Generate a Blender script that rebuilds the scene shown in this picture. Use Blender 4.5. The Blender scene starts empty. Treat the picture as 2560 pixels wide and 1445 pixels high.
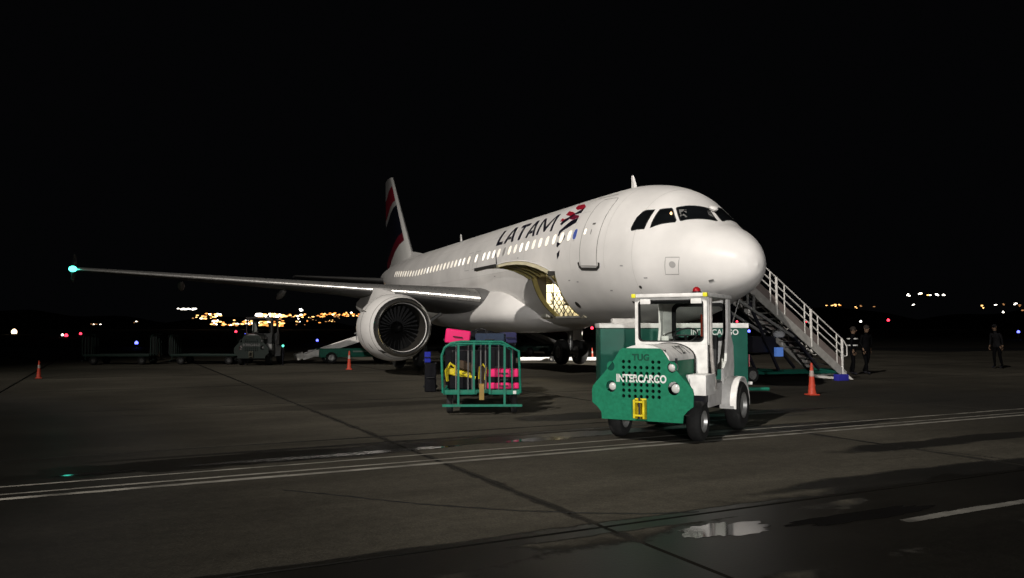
import bpy, bmesh, math, random
from mathutils import Vector, Matrix
from mathutils.geometry import tessellate_polygon
from math import sin, cos, pi, radians as R, sqrt, atan2, degrees
random.seed(7)
C = bpy.context.scene.collection
sc = bpy.context.scene

# ------------------------------------------------------------------ camera, world, lights, exposure
cam_d = bpy.data.cameras.new('camera'); cam = bpy.data.objects.new('camera', cam_d); C.objects.link(cam)
cam.location = (0, 0, 1.62); cam.rotation_euler = (R(90 + 2.9087), 0, 0)
cam_d.sensor_width = 36; cam_d.lens = 36 * 1972.4 / 2560
cam_d.clip_start = .1; cam_d.clip_end = 8000
sc.camera = cam
w = bpy.data.worlds.new('World'); sc.world = w; w.use_nodes = True
bg = w.node_tree.nodes['Background']; bg.inputs[0].default_value = (.8, .85, 1, 1); bg.inputs[1].default_value = .0014
sc.view_settings.view_transform = 'Standard'; sc.view_settings.look = 'None'
sc.view_settings.exposure = 0; sc.view_settings.gamma = 1

def spot(name, loc, target, power, col, size, blend, rad):
    l = bpy.data.lights.new(name, 'SPOT'); l.energy = power; l.color = col; l.spot_size = R(size); l.spot_blend = blend
    l.shadow_soft_size = rad
    o = bpy.data.objects.new(name, l); C.objects.link(o); o.location = loc
    o.rotation_euler = (Vector(target) - Vector(loc)).to_track_quat('-Z', 'Y').to_euler()
    return o
# floodlight mast far to the left, then two added lamps (all outside the picture)
spot('unseen_flood_lamp', (-26, -27, 37), (3.2, 24, 3.5), 160000, (1, .94, .87), 48, 1, .4)
spot('unseen_flood_lamp', (4, -24, 4.5), (3.6, 20, 2.4), 29000, (1, .97, .94), 36, 1, .25)  # light from behind right, set low as added fill for nose and belly
spot('unseen_flood_lamp', (40, 20, 14), (2.4, 39.4, .3), 330000, (1, .93, .84), 10, .7, .25)  # added narrow beam to brighten the tow bar beyond the main wheels

# ------------------------------------------------------------------ materials
MATS = {}
def mat(name, col, rough=.5, metal=0, var=.12, scale=6, bump=.0, bscale=60, emit=None, estr=0, spec=.25, coat=0, dirt=0):
    if name in MATS: return MATS[name]
    m = bpy.data.materials.new(name); m.use_nodes = True; MATS[name] = m
    nt = m.node_tree; N = nt.nodes; L = nt.links
    b = N['Principled BSDF']
    b.inputs['Roughness'].default_value = rough; b.inputs['Metallic'].default_value = metal
    b.inputs['Specular IOR Level'].default_value = spec
    if coat: b.inputs['Coat Weight'].default_value = coat; b.inputs['Coat Roughness'].default_value = .08
    tc = N.new('ShaderNodeTexCoord')
    nz = N.new('ShaderNodeTexNoise'); nz.inputs['Scale'].default_value = scale; nz.inputs['Detail'].default_value = 6
    L.new(tc.outputs['Object'], nz.inputs['Vector'])
    rp = N.new('ShaderNodeValToRGB'); rp.color_ramp.elements[0].position = .3; rp.color_ramp.elements[1].position = .72
    lo = [c * (1 - var) for c in col[:3]]; hi = [min(1, c * (1 + var * .6)) for c in col[:3]]
    if dirt: lo = [c * (1 - dirt) for c in lo]; rp.color_ramp.elements[0].position = .22
    rp.color_ramp.elements[0].color = (*lo, 1); rp.color_ramp.elements[1].color = (*hi, 1)
    L.new(nz.outputs['Fac'], rp.inputs['Fac']); L.new(rp.outputs['Color'], b.inputs['Base Color'])
    mr = N.new('ShaderNodeMapRange'); mr.inputs['To Min'].default_value = max(.02, rough * .8); mr.inputs['To Max'].default_value = min(1, rough * 1.25)
    L.new(nz.outputs['Fac'], mr.inputs['Value']); L.new(mr.outputs['Result'], b.inputs['Roughness'])
    if bump:
        n2 = N.new('ShaderNodeTexNoise'); n2.inputs['Scale'].default_value = bscale; n2.inputs['Detail'].default_value = 4
        L.new(tc.outputs['Object'], n2.inputs['Vector'])
        bp = N.new('ShaderNodeBump'); bp.inputs['Strength'].default_value = bump; bp.inputs['Distance'].default_value = .01
        L.new(n2.outputs['Fac'], bp.inputs['Height']); L.new(bp.outputs['Normal'], b.inputs['Normal'])
    if emit:
        b.inputs['Emission Color'].default_value = (*emit, 1); b.inputs['Emission Strength'].default_value = estr
    return m
white = mat('white_airframe_paint', (.79, .77, .745), .32, var=.08, scale=.8, dirt=.10, spec=.16)
white2 = mat('white_vehicle_paint', (.70, .69, .665), .45, var=.14, scale=8, bump=.08, bscale=26, dirt=.16)
grey_wing = mat('grey_wing_paint', (.13, .128, .125), .5, var=.15, scale=1.2)
slatm = mat('bare_slat_metal', (.50, .49, .47), .28, metal=.75, var=.06)
lipm = mat('polished_inlet_metal', (.42, .415, .40), .16, metal=.95, var=.08)
dark = mat('dark_interior', (.012, .012, .013), .6)
rubber = mat('black_rubber', (.018, .018, .018), .75, var=.3, scale=20, bump=.2)
black = mat('black_paint', (.014, .014, .02), .4)
blackp = mat('black_plastic', (.02, .02, .022), .45)
navy = mat('navy_print', (.007, .007, .014), .4)
red = mat('red_print', (.36, .012, .03), .4)
dred = mat('deep_red_print', (.16, .008, .03), .4)
green = mat('green_vehicle_paint', (.006, .150, .078), .55, var=.12, scale=22, bump=.10, bscale=24, dirt=.2)
green2 = mat('green_cart_paint', (.008, .150, .096), .55, var=.2, scale=9, dirt=.25)
green3 = mat('green_panel_paint', (.008, .085, .060), .42, var=.12, scale=3, dirt=.2)
steel = mat('worn_steel', (.34, .34, .33), .4, metal=.6, var=.25, scale=12)
rail_paint = mat('pale_rail_paint', (.66, .64, .60), .45, var=.15, scale=8, dirt=.2)
alu = mat('scuffed_aluminium', (.42, .42, .41), .38, metal=.7, var=.2, scale=10)
yellow = mat('yellow_paint', (.62, .50, .02), .45, var=.18, scale=12, dirt=.3)
orange = mat('orange_cone_plastic', (.46, .055, .028), .5, var=.15, scale=12, dirt=.2)
refl = mat('white_reflective_band', (.58, .58, .56), .45)
pink = mat('pink_luggage_shell', (.68, .012, .13), .55, var=.08, scale=8)
blue = mat('blue_fabric', (.022, .034, .062), .8, var=.25, scale=12, bump=.2)
blue2 = mat('royal_blue_fabric', (.012, .02, .28), .7, var=.2, scale=12, bump=.2)
darkf = mat('charcoal_fabric', (.010, .010, .012), .85, var=.3, scale=14, bump=.25, spec=.04)
brownf = mat('brown_fabric', (.06, .04, .025), .85, var=.3, scale=14, bump=.25)
lining = mat('hold_liner_panel', (.62, .57, .42), .5, var=.12, scale=4)
zinc = mat('yellow_green_primer', (.22, .19, .07), .5, var=.2, scale=6)
crate = mat('pale_carton', (.80, .78, .68), .6, var=.12, scale=6)
glass_dark = mat('dark_cockpit_glass', (.006, .007, .008), .06, var=.3, scale=2, spec=.6)
lit = mat('lit_cabin_pane', (.8, .78, .7), .4, var=.02, emit=(1, .93, .80), estr=1.15)
seam = mat('panel_seam', (.16, .155, .15), .6)
scuff = mat('dark_scuff_plate', (.035, .033, .03), .55, var=.3, scale=15)
tintm = mat('lamp_lens', (.48, .48, .46), .18, var=.05)
redlens = mat('red_beacon_lens', (.30, .008, .012), .3)
seatv = mat('black_seat_vinyl', (.015, .015, .016), .45)
skin = mat('skin', (.13, .08, .05), .6)
cloth_dark = mat('dark_work_clothes', (.0035, .0035, .004), .9, var=.2, bump=.2, spec=.03)
cloth_grey = mat('grey_work_clothes', (.010, .010, .011), .9, var=.2, bump=.2, spec=.03)
shade = mat('closed_grey_shade', (.35, .34, .33), .6)
starblue = mat('blue_sticker', (.08, .13, .48), .4)

def glass_mat():
    m = bpy.data.materials.new('clear_cab_glass'); m.use_nodes = True; N = m.node_tree.nodes; L = m.node_tree.links
    N.clear(); o = N.new('ShaderNodeOutputMaterial'); mx = N.new('ShaderNodeMixShader'); t = N.new('ShaderNodeBsdfTransparent')
    t.inputs[0].default_value = (.86, .90, .87, 1); g = N.new('ShaderNodeBsdfGlossy'); g.inputs['Roughness'].default_value = .03
    f = N.new('ShaderNodeFresnel'); f.inputs[0].default_value = 1.45
    L.new(f.outputs[0], mx.inputs[0]); L.new(t.outputs[0], mx.inputs[1]); L.new(g.outputs[0], mx.inputs[2]); L.new(mx.outputs[0], o.inputs[0])
    return m
glass = glass_mat()
def glow(name, col, s):
    return mat(name, [min(.9, c) for c in col], .4, var=.02, emit=col, estr=s)

# apron concrete: world-position driven colour, stains, wet patches and painted light falloff
def apron_mat(name, base, wet=True):
    m = bpy.data.materials.new(name); m.use_nodes = True; nt = m.node_tree; N = nt.nodes; L = nt.links; b = N['Principled BSDF']
    geo = N.new('ShaderNodeNewGeometry')
    mp = N.new('ShaderNodeMapping'); mp.vector_type = 'TEXTURE'; mp.inputs['Rotation'].default_value = (0, 0, R(27))
    L.new(geo.outputs['Position'], mp.inputs['Vector'])
    def noise(scale, detail, rough=.55, stretch=None, src=None):
        n = N.new('ShaderNodeTexNoise'); n.inputs['Scale'].default_value = scale; n.inputs['Detail'].default_value = detail; n.inputs['Roughness'].default_value = rough
        s = src or mp.outputs['Vector']
        if stretch:
            k = N.new('ShaderNodeMapping'); k.inputs['Scale'].default_value = stretch; L.new(s, k.inputs['Vector']); s = k.outputs['Vector']
        L.new(s, n.inputs['Vector']); return n.outputs['Fac']
    def ramp(fac, a, bb, ca=0, cb=1):
        r = N.new('ShaderNodeMapRange'); r.interpolation_type = 'SMOOTHSTEP'
        r.inputs['From Min'].default_value = a; r.inputs['From Max'].default_value = bb; r.inputs['To Min'].default_value = ca; r.inputs['To Max'].default_value = cb
        L.new(fac, r.inputs['Value']); return r.outputs['Result']
    def math(op, a, bb):
        q = N.new('ShaderNodeMath'); q.operation = op
        for i, s in enumerate((a, bb)):
            if isinstance(s, (int, float)): q.inputs[i].default_value = s
            else: L.new(s, q.inputs[i])
        return q.outputs[0]
    big = ramp(noise(.16, 5), .32, .68, .72, 1.18)
    mid = ramp(noise(1.1, 6, .6, (.45, 1.3, 1)), .3, .7, .80, 1.15)
    fine = math('MULTIPLY', ramp(noise(45, 3), .25, .75, .74, 1.26), ramp(noise(9, 5, .7), .3, .7, .84, 1.16))
    oil = ramp(noise(.55, 5, .6, (.35, 1.4, 1)), .62, .76, 1, .55)
    k = math('MULTIPLY', math('MULTIPLY', big, mid), math('MULTIPLY', fine, oil))
    oi = N.new('ShaderNodeObjectInfo'); k = math('MULTIPLY', k, ramp(oi.outputs['Random'], 0, 1, .88, 1.1))
    # wet and light falloff mask: soft ellipses in the rotated frame (u along the painted lines, v across), broken up by noise
    sx = N.new('ShaderNodeSeparateXYZ'); L.new(mp.outputs['Vector'], sx.inputs[0])
    dn = math('MULTIPLY', math('SUBTRACT', noise(.9, 6, .6), .5), 1.5)
    wet_falloff = None
    for (u, v, ru, rv, st_) in WET_FALLOFF:
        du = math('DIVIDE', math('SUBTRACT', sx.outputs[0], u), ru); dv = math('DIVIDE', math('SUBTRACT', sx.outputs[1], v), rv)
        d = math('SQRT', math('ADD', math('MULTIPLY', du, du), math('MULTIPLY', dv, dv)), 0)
        e = ramp(math('ADD', d, dn), .72, 1.15, st_, 0) if rv < 5 else ramp(math('ADD', d, math('MULTIPLY', dn, .07)), .25, 1.2, st_, 0)  # small ones are wet patches, wide smooth ones paint the light falloff
        wet_falloff = e if wet_falloff is None else math('MAXIMUM', wet_falloff, e)
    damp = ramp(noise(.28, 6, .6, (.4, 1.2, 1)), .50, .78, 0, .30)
    # sealant bled out along the slab joints
    ju = math('ABSOLUTE', math('SUBTRACT', math('FLOORED_MODULO', math('ADD', math('SUBTRACT', sx.outputs[0], JU), 3.05), 6.1), 3.05), 0)
    jv = math('ABSOLUTE', math('SUBTRACT', math('FLOORED_MODULO', math('ADD', math('SUBTRACT', sx.outputs[1], 5.5), 3.05), 6.1), 3.05), 0)
    jn = math('MULTIPLY', math('SUBTRACT', noise(2.2, 5), .5), .16)
    jm = math('MULTIPLY', ramp(math('ADD', math('MINIMUM', ju, jv), jn), .02, .10, 1, 0), .8)
    wet_falloff = math('MAXIMUM', wet_falloff, math('MAXIMUM', damp, jm))
    kk = math('MULTIPLY', k, ramp(wet_falloff, 0, 1, 1, .11))
    c = N.new('ShaderNodeMix'); c.data_type = 'RGBA'; c.blend_type = 'MULTIPLY'; c.inputs['Factor'].default_value = 1
    c.inputs['A'].default_value = (*base, 1)
    cb = N.new('ShaderNodeCombineColor'); [L.new(kk, cb.inputs[i]) for i in range(3)]
    L.new(cb.outputs[0], c.inputs['B']); L.new(c.outputs['Result'], b.inputs['Base Color'])
    L.new(ramp(wet_falloff, .7, 1, .85, .38), b.inputs['Roughness'])
    L.new(ramp(wet_falloff, .6, 1, .10, .42), b.inputs['Specular IOR Level'])
    bp = N.new('ShaderNodeBump'); bp.inputs['Distance'].default_value = .012
    L.new(ramp(wet_falloff, 0, 1, .45, .12), bp.inputs['Strength']); L.new(noise(38, 4), bp.inputs['Height']); L.new(bp.outputs[0], b.inputs['Normal'])
    return m
A27 = R(27)
def uv2w(u, v): return (u * cos(A27) - v * sin(A27), u * sin(A27) + v * cos(A27))
def w2uv(x, y): return (x * cos(A27) + y * sin(A27), -x * sin(A27) + y * cos(A27))
JU = -.94 * cos(A27) + 9.87 * sin(A27)
WET_FALLOFF = [(4.6, 4.55, 3.6, .85, 1), (9.5, 4.9, 5.0, .9, 1), (1.2, 5.1, 2.2, .28, 1), (1.2, 10.35, 3.4, .55, 1), (6.0, 10.5, 4.0, .35, 1), (-4.2, 10.3, 3.0, .35, 1),
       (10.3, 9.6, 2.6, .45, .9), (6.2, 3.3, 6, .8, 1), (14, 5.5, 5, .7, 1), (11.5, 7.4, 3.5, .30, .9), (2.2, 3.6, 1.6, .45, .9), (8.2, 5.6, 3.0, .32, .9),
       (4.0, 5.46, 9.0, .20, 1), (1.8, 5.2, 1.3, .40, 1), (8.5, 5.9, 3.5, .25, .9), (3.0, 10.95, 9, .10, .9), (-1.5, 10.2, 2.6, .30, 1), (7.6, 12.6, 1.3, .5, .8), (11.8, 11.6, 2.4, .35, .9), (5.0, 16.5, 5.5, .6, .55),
       (-4.2, 12, 8.6, 20, 1.0), (18, 8, 9.5, 16, .75), (1.5, 21, 8, 6.5, .5), (-12, 24, 14, 12, .6), (14.5, 13, 5, 3, .5), (20, 20, 10, 7, .5)]  # wide smooth ellipses: light falloff painted into the ground colour
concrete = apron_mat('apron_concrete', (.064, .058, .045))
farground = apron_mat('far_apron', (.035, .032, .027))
tar = mat('joint_sealant', (.012, .012, .012), .6)
water = mat('puddle_water', (.008, .0075, .007), .07, var=.2, scale=1, spec=.22)
linepaint = mat('worn_line_paint', (.20, .19, .165), .6, var=.6, scale=2.6, dirt=.35)

# ------------------------------------------------------------------ mesh helpers
class G:
    def __init__(s): s.v = []; s.f = []; s.mi = []
    def add(s, vs, fs, mi=0):
        n = len(s.v); s.v += [tuple(q) for q in vs]; s.f += [tuple(i + n for i in f) for f in fs]; s.mi += [mi] * len(fs); return s
    def box(s, c, d, M=None, mi=0):
        x, y, z = d[0] / 2, d[1] / 2, d[2] / 2
        vs = [Vector((a * x, b * y, e * z)) for a in (-1, 1) for b in (-1, 1) for e in (-1, 1)]
        if M: vs = [M @ q for q in vs]
        vs = [q + Vector(c) for q in vs]
        return s.add(vs, [(0, 1, 3, 2), (4, 6, 7, 5), (0, 4, 5, 1), (2, 3, 7, 6), (0, 2, 6, 4), (1, 5, 7, 3)], mi)
    def bar(s, p0, p1, a, b, up=(0, 0, 1), mi=0):     # rectangular bar
        p0 = Vector(p0); p1 = Vector(p1); d = (p1 - p0).normalized(); u = Vector(up)
        r = d.cross(u)
        if r.length < 1e-4: r = d.cross(Vector((1, 0, 0)))
        r.normalize(); u = r.cross(d)
        vs = [p + r * (i * a / 2) + u * (j * b / 2) for p in (p0, p1) for i in (-1, 1) for j in (-1, 1)]
        return s.add(vs, [(0, 1, 3, 2), (4, 6, 7, 5), (0, 4, 5, 1), (2, 3, 7, 6), (0, 2, 6, 4), (1, 5, 7, 3)], mi)
    def tube(s, pts, r, n=8, closed=False, mi=0):
        pts = [Vector(p) for p in pts]; m = len(pts); rings = []
        rr = r if isinstance(r, (list, tuple)) else [r] * m
        prev = None
        for i, p in enumerate(pts):
            a = pts[(i - 1) % m] if (closed or i > 0) else p; b = pts[(i + 1) % m] if (closed or i < m - 1) else p
            d = (b - a).normalized()
            if prev is None:
                q = d.cross(Vector((0, 0, 1)))
                if q.length < .1: q = d.cross(Vector((1, 0, 0)))
            else: q = prev - d * prev.dot(d)
            q.normalize(); prev = q; t = d.cross(q)
            rings.append([p + (q * cos(2 * pi * k / n) + t * sin(2 * pi * k / n)) * rr[i] for k in range(n)])
        return s.loft(rings, caps=not closed, closed=closed, mi=mi)
    def loft(s, rings, caps=True, closed=False, mi=0, wrap=True):
        n = len(rings[0]); vs = [p for r in rings for p in r]; fs = []
        for i in range(len(rings) - (0 if closed else 1)):
            j = (i + 1) % len(rings)
            for k in range(n if wrap else n - 1):
                l = (k + 1) % n; fs.append((i * n + k, i * n + l, j * n + l, j * n + k))
        if caps and not closed:
            fs.append(tuple(range(n))); fs.append(tuple(range((len(rings) - 1) * n, len(rings) * n)))
        return s.add(vs, fs, mi)
    def lathe(s, prof, o, axis=(0, 0, 1), n=24, closed=False, mi=0, caps=True):
        ax = Vector(axis).normalized(); q = ax.cross(Vector((0, 0, 1)))
        if q.length < .1: q = Vector((1, 0, 0))
        q.normalize(); t = ax.cross(q); o = Vector(o)
        rings = [[o + ax * h + (q * cos(2 * pi * k / n) + t * sin(2 * pi * k / n)) * max(r, 1e-4) for k in range(n)] for r, h in prof]
        return s.loft(rings, caps=caps and not closed, closed=closed, mi=mi)
    def prism(s, poly, f, d0, d1, mi=0):       # poly 2D, f(a,b,depth)->3D
        n = len(poly); vs = [f(a, b, d0) for a, b in poly] + [f(a, b, d1) for a, b in poly]
        fs = [tuple(range(n)), tuple(range(2 * n - 1, n - 1, -1))] + [(i, (i + 1) % n, n + (i + 1) % n, n + i) for i in range(n)]
        return s.add(vs, fs, mi)
    def sphere(s, c, r, n=12, m=8, sc=(1, 1, 1), mi=0):
        prof = [[Vector((c[0] + r * sc[0] * sin(pi * i / m) * cos(2 * pi * k / n), c[1] + r * sc[1] * sin(pi * i / m) * sin(2 * pi * k / n), c[2] + r * sc[2] * cos(pi * i / m))) for k in range(n)] for i in range(m + 1)]
        prof[0] = [p + Vector((1e-5 * k, 0, 0)) for k, p in enumerate(prof[0])]
        return s.loft(prof, caps=False, mi=mi)
    def mesh(s, name, mats, smooth=True, bevel=0, seg=2, angle=35):
        me = bpy.data.meshes.new(name); me.from_pydata(s.v, [], s.f)
        mats = mats if isinstance(mats, (list, tuple)) else [mats]
        for m in mats: me.materials.append(m)
        for p, i in zip(me.polygons, s.mi): p.material_index = i
        bm = bmesh.new(); bm.from_mesh(me)
        bmesh.ops.remove_doubles(bm, verts=bm.verts, dist=1e-5)
        bmesh.ops.recalc_face_normals(bm, faces=bm.faces)
        if bevel: bmesh.ops.bevel(bm, geom=list(bm.edges), offset=bevel, segments=seg, affect='EDGES', profile=.6, clamp_overlap=True)
        for f in bm.faces: f.smooth = smooth
        if smooth:
            for e in bm.edges:
                if len(e.link_faces) == 2 and e.calc_face_angle(0) > R(angle): e.smooth = False
        bm.to_mesh(me); bm.free(); return me
    def build(s, name, mats, parent=None, smooth=True, bevel=0, seg=2, loc=None, angle=35):
        o = bpy.data.objects.new(name, s.mesh(name, mats, smooth, bevel, seg, angle)); C.objects.link(o)
        if parent: o.parent = parent
        if loc: o.location = loc
        return o
def obj(name, me, parent=None, loc=None, rot=None, scale=None):
    o = bpy.data.objects.new(name, me); C.objects.link(o); o.parent = parent
    if loc: o.location = loc
    if rot: o.rotation_euler = rot
    if scale: o.scale = scale
    return o
def tag(o, label=None, cat=None, group=None, kind=None):
    if label: o['label'] = label
    if cat: o['category'] = cat
    if group: o['group'] = group
    if kind: o['kind'] = kind
    return o
def thing(name, label, cat, loc=(0, 0, 0), rz=0, group=None, rot=None):
    o = bpy.data.objects.new(name, None); C.objects.link(o); o.location = loc; o.rotation_euler = rot or (0, 0, rz)
    o.empty_display_size = .1
    return tag(o, label, cat, group)
KEEP = {}
def copy_tree(o, parent=None):
    c = o.copy(); C.objects.link(c)
    if parent: c.parent = parent
    for ch in list(o.children): copy_tree(ch, c)
    return c
def dup(root, loc, rz, label, group=None):
    r = copy_tree(root); r.location = loc; r.rotation_euler = (0, 0, rz); r['label'] = label
    if group: r['group'] = group
    return r
def dull(root, k, grey):  # darker, greyer copies of each material, standing in for weak light
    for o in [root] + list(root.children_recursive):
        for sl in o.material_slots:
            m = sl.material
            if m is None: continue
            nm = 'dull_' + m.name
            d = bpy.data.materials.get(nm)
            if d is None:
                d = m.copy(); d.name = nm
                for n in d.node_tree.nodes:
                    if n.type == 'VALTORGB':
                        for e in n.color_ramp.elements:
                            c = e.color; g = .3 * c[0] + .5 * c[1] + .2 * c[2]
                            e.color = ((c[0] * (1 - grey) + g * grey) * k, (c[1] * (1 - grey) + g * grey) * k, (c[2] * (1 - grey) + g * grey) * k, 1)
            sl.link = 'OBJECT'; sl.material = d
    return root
def text_geo(txt, size, bold=0, depth=.002):
    cu = bpy.data.curves.new('lettering_curve', 'FONT'); cu.body = txt; cu.size = size; cu.offset = bold; cu.extrude = depth
    cu.align_x = 'CENTER'; cu.resolution_u = 3
    o = bpy.data.objects.new('lettering_curve', cu); C.objects.link(o)
    bpy.context.view_layer.update()
    me = bpy.data.meshes.new_from_object(o.evaluated_get(bpy.context.evaluated_depsgraph_get()))
    bpy.data.objects.remove(o); bpy.data.curves.remove(cu)
    bm = bmesh.new(); bm.from_mesh(me); bmesh.ops.remove_doubles(bm, verts=bm.verts, dist=1e-5); bmesh.ops.recalc_face_normals(bm, faces=bm.faces); bm.to_mesh(me); bm.free()
    return me

# ------------------------------------------------------------------ ground
apron = G().add([(-60, -20, -.03), (60, -20, -.03), (60, 70, -.03), (-60, 70, -.03)], [(0, 1, 2, 3)]).build('apron', tar, smooth=False)
tag(apron, 'dark concrete airport apron in large slabs', kind='structure')
S = 6.1; gap = .045
U0 = w2uv(-.94, 9.87)[0]; V0 = 5.5
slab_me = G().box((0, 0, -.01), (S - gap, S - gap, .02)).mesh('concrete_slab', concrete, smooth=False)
ns = 0
for i in range(-9, 10):
    for j in range(-2, 11):
        u = U0 + (i + .5) * S; v = V0 + (j + .5) * S
        x, y = uv2w(u, v)
        if y < -2 or y > 58 or abs(x) > .72 * y + 9: continue
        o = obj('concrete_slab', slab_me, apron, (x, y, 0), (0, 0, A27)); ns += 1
# the apron goes on as one sheet to the horizon
r0 = []
gv = [(-3500, -400), (3500, -400), (3500, 4200), (-3500, 4200)]
fg = G(); fg.add([(x, y, -.06) for x, y in gv], [(0, 1, 2, 3)])
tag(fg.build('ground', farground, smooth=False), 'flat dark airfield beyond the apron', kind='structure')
# painted lines (three worn stripes along the apron road)
dirx, diry = cos(A27), sin(A27)
def stripe(v, wd, u0, u1, name='painted_line', z=.004, m=linepaint):
    g = G(); n = 60
    for k in range(n):
        a = u0 + (u1 - u0) * k / n; b = u0 + (u1 - u0) * (k + 1) / n
        if k % 1 == 0:
            j0 = random.uniform(-.012, .012)
            p = [uv2w(a, v - wd / 2 + j0 * .3), uv2w(b, v - wd / 2 + j0 * .3), uv2w(b, v + wd / 2 + j0), uv2w(a, v + wd / 2 + j0)]
            g.add([(x, y, z) for x, y in p], [(0, 1, 2, 3)])
    return tag(g.build(name, m, smooth=False), 'worn pale painted line on the apron', kind='structure')
stripe(w2uv(0, 10.08)[1], .11, -8, 34)
stripe(w2uv(0, 10.36)[1], .07, -8, 34)
stripe(w2uv(0, 10.86)[1], .07, -8, 34)
stripe(w2uv(4.0, 7.10)[1], .11, w2uv(3.3, 6.75)[0], 14, m=mat('faded_line_paint', (.13, .125, .11), .6, var=.6, scale=2.5, dirt=.4))
def crack(path, wd, label):
    g = G(); r_ = random.Random(len(path)); P = []
    for (a, b) in zip(path, path[1:]):
        for k in range(12): P.append((a[0] + (b[0] - a[0]) * k / 12 + r_.uniform(-.015, .015), a[1] + (b[1] - a[1]) * k / 12 + r_.uniform(-.015, .015)))
    rg = [[(x, y - wd * r_.uniform(.3, .7), .002), (x, y + wd * r_.uniform(.3, .7), .002)] for x, y in P]
    tag(g.loft(rg, caps=False, wrap=False).build('crack', tar, smooth=False), label, kind='structure')
crack([(-2.3, 8.05), (-1.63, 7.76), (-.9, 7.42), (-.11, 7.17), (.5, 7.06), (1.12, 7.01), (1.7, 7.1)], .035, 'dark sealed crack curving across the apron')
crack([(4.3, 12.6), (5.0, 11.6), (5.9, 10.3), (6.6, 9.3)], .05, 'dark sealed crack at the right of the apron')
# puddles
def puddle(u, v, ru, rv, seed, label):
    rnd = random.Random(seed); n = 160; ph = [(rnd.uniform(0, 2 * pi), rnd.uniform(.08, .24) / (k ** .8)) for k in range(1, 30)]
    pts = []
    for i in range(n):
        a = 2 * pi * i / n; r = 1 + sum(am * sin((k + 1) * a + p) for k, (p, am) in enumerate(ph))
        pts.append((*uv2w(u + ru * r * cos(a), v + rv * r * sin(a)), .003))
    o = G().add(pts, [tuple(range(n))]).build('puddle', water, smooth=False); return tag(o, label, kind='structure')
pu = w2uv(1.62, 6.42)
puddle(pu[0] + .05, pu[1], .40, .20, 3, 'small puddle on the apron mirroring the aircraft nose')
pu = w2uv(.45, 11.75); puddle(pu[0], pu[1], .55, .15, 5, 'puddle beside the painted lines')
pu = w2uv(-2.3, 10.25); puddle(pu[0], pu[1], 1.6, .12, 9, 'long thin puddle along the painted lines')
pu = w2uv(-4.7, 8.95); puddle(pu[0], pu[1], .4, .07, 12, 'small dark puddle at the far end of the lines')
pu = w2uv(3.0, 6.9); puddle(pu[0], pu[1], .9, .12, 14, 'shallow puddle near the short painted line')

# ------------------------------------------------------------------ airplane
PX, PY, PA = 5.914, 18.593, R(112.3628)
plane = thing('airplane', 'white jet airliner with lit cabin windows and open cargo door', 'airplane', (PX, PY, 0), PA)
XS = [.16, .22, .36, .58, 1.03, 1.5, 2, 2.5, 3, 4, 5, 6, 7]
TOP = [3.15, 3.426, 3.64, 3.85, 4.137, 4.335, 4.683, 5.077, 5.413, 5.713, 5.838, 5.86, 5.87]
BOT = [3.15, 2.934, 2.754, 2.605, 2.431, 2.298, 2.144, 1.96, 1.866, 1.75, 1.73, 1.73, 1.73]
WID = [0.0, .207, .408, .607, .948, 1.208, 1.401, 1.593, 1.738, 1.88, 1.95, 1.975, 1.975]
XT = [7, 24, 27, 30, 33, 36, 38.2, 39.3]
TT = [5.87, 5.87, 5.86, 5.82, 5.74, 5.60, 5.42, 5.25]
BT = [1.73, 1.73, 2.05, 2.75, 3.55, 4.30, 4.75, 4.95]
WT = [1.975, 1.975, 1.93, 1.70, 1.32, .82, .38, .15]
def pchip(xs, ys, x):
    n = len(xs); x = min(max(x, xs[0]), xs[-1])
    h = [xs[i + 1] - xs[i] for i in range(n - 1)]; d = [(ys[i + 1] - ys[i]) / h[i] for i in range(n - 1)]
    m = [0] * n; m[0] = d[0]; m[-1] = d[-1]
    for i in range(1, n - 1):
        if d[i - 1] * d[i] > 0:
            w1 = 2 * h[i] + h[i - 1]; w2 = h[i] + 2 * h[i - 1]; m[i] = (w1 + w2) / (w1 / d[i - 1] + w2 / d[i])
    k = 0
    while k < n - 2 and x > xs[k + 1]: k += 1
    t = (x - xs[k]) / h[k]
    return ys[k] * (1 + 2 * t) * (1 - t) ** 2 + m[k] * h[k] * t * (1 - t) ** 2 + ys[k + 1] * t * t * (3 - 2 * t) + m[k + 1] * h[k] * t * t * (t - 1)
def sect(x):
    if x <= 7: return pchip(XS, TOP, x), pchip(XS, BOT, x), pchip(XS, WID, x), 3.15 + .65 * min(max((x - .16) / 5.8, 0), 1) ** .8
    t, b, w_ = pchip(XT, TT, x), pchip(XT, BT, x), pchip(XT, WT, x)
    k = min(max((x - 24) / 15.3, 0), 1); zm = 3.8 * (1 - k) + 5.1 * k
    if x > 24: zm = max(min(zm, t - .1), (t + b) / 2 if k > .3 else b + .1)
    return t, b, w_, zm
def FS(x, th, off=0):
    def P(x, th):
        t, b, w_, zm = sect(x); a = R(th); s_ = sin(a)
        return Vector((x, w_ * cos(a), zm + (t - zm) * s_ if s_ > 0 else zm + (zm - b) * s_))
    p = P(x, th)
    if off:
        e = .01; n = (P(x + e, th) - P(x - e, th)).cross(P(x, th + .5) - P(x, th - .5)).normalized()
        c = Vector((x, 0, sect(x)[3]))
        if n.dot(p - c) < 0: n = -n
        p = p + n * off
    return p
def thof(x, y, z):
    t, b, w_, zm = sect(x); h = (t - zm) if z > zm else (zm - b)
    return degrees(atan2((z - zm) / h, y / w_))
CX0, CX1, CT0, CT1 = 7.34, 9.16, -58, -11.5     # cargo opening
xs = [.16 + .84 * (i / 22) ** 2 for i in range(23)] + [1 + i * .12 for i in range(1, 51)] + [7.17, CX0, 7.8, 8.25, 8.7, CX1] + [9.5 + i * .5 for i in range(0, 60)]
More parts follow.
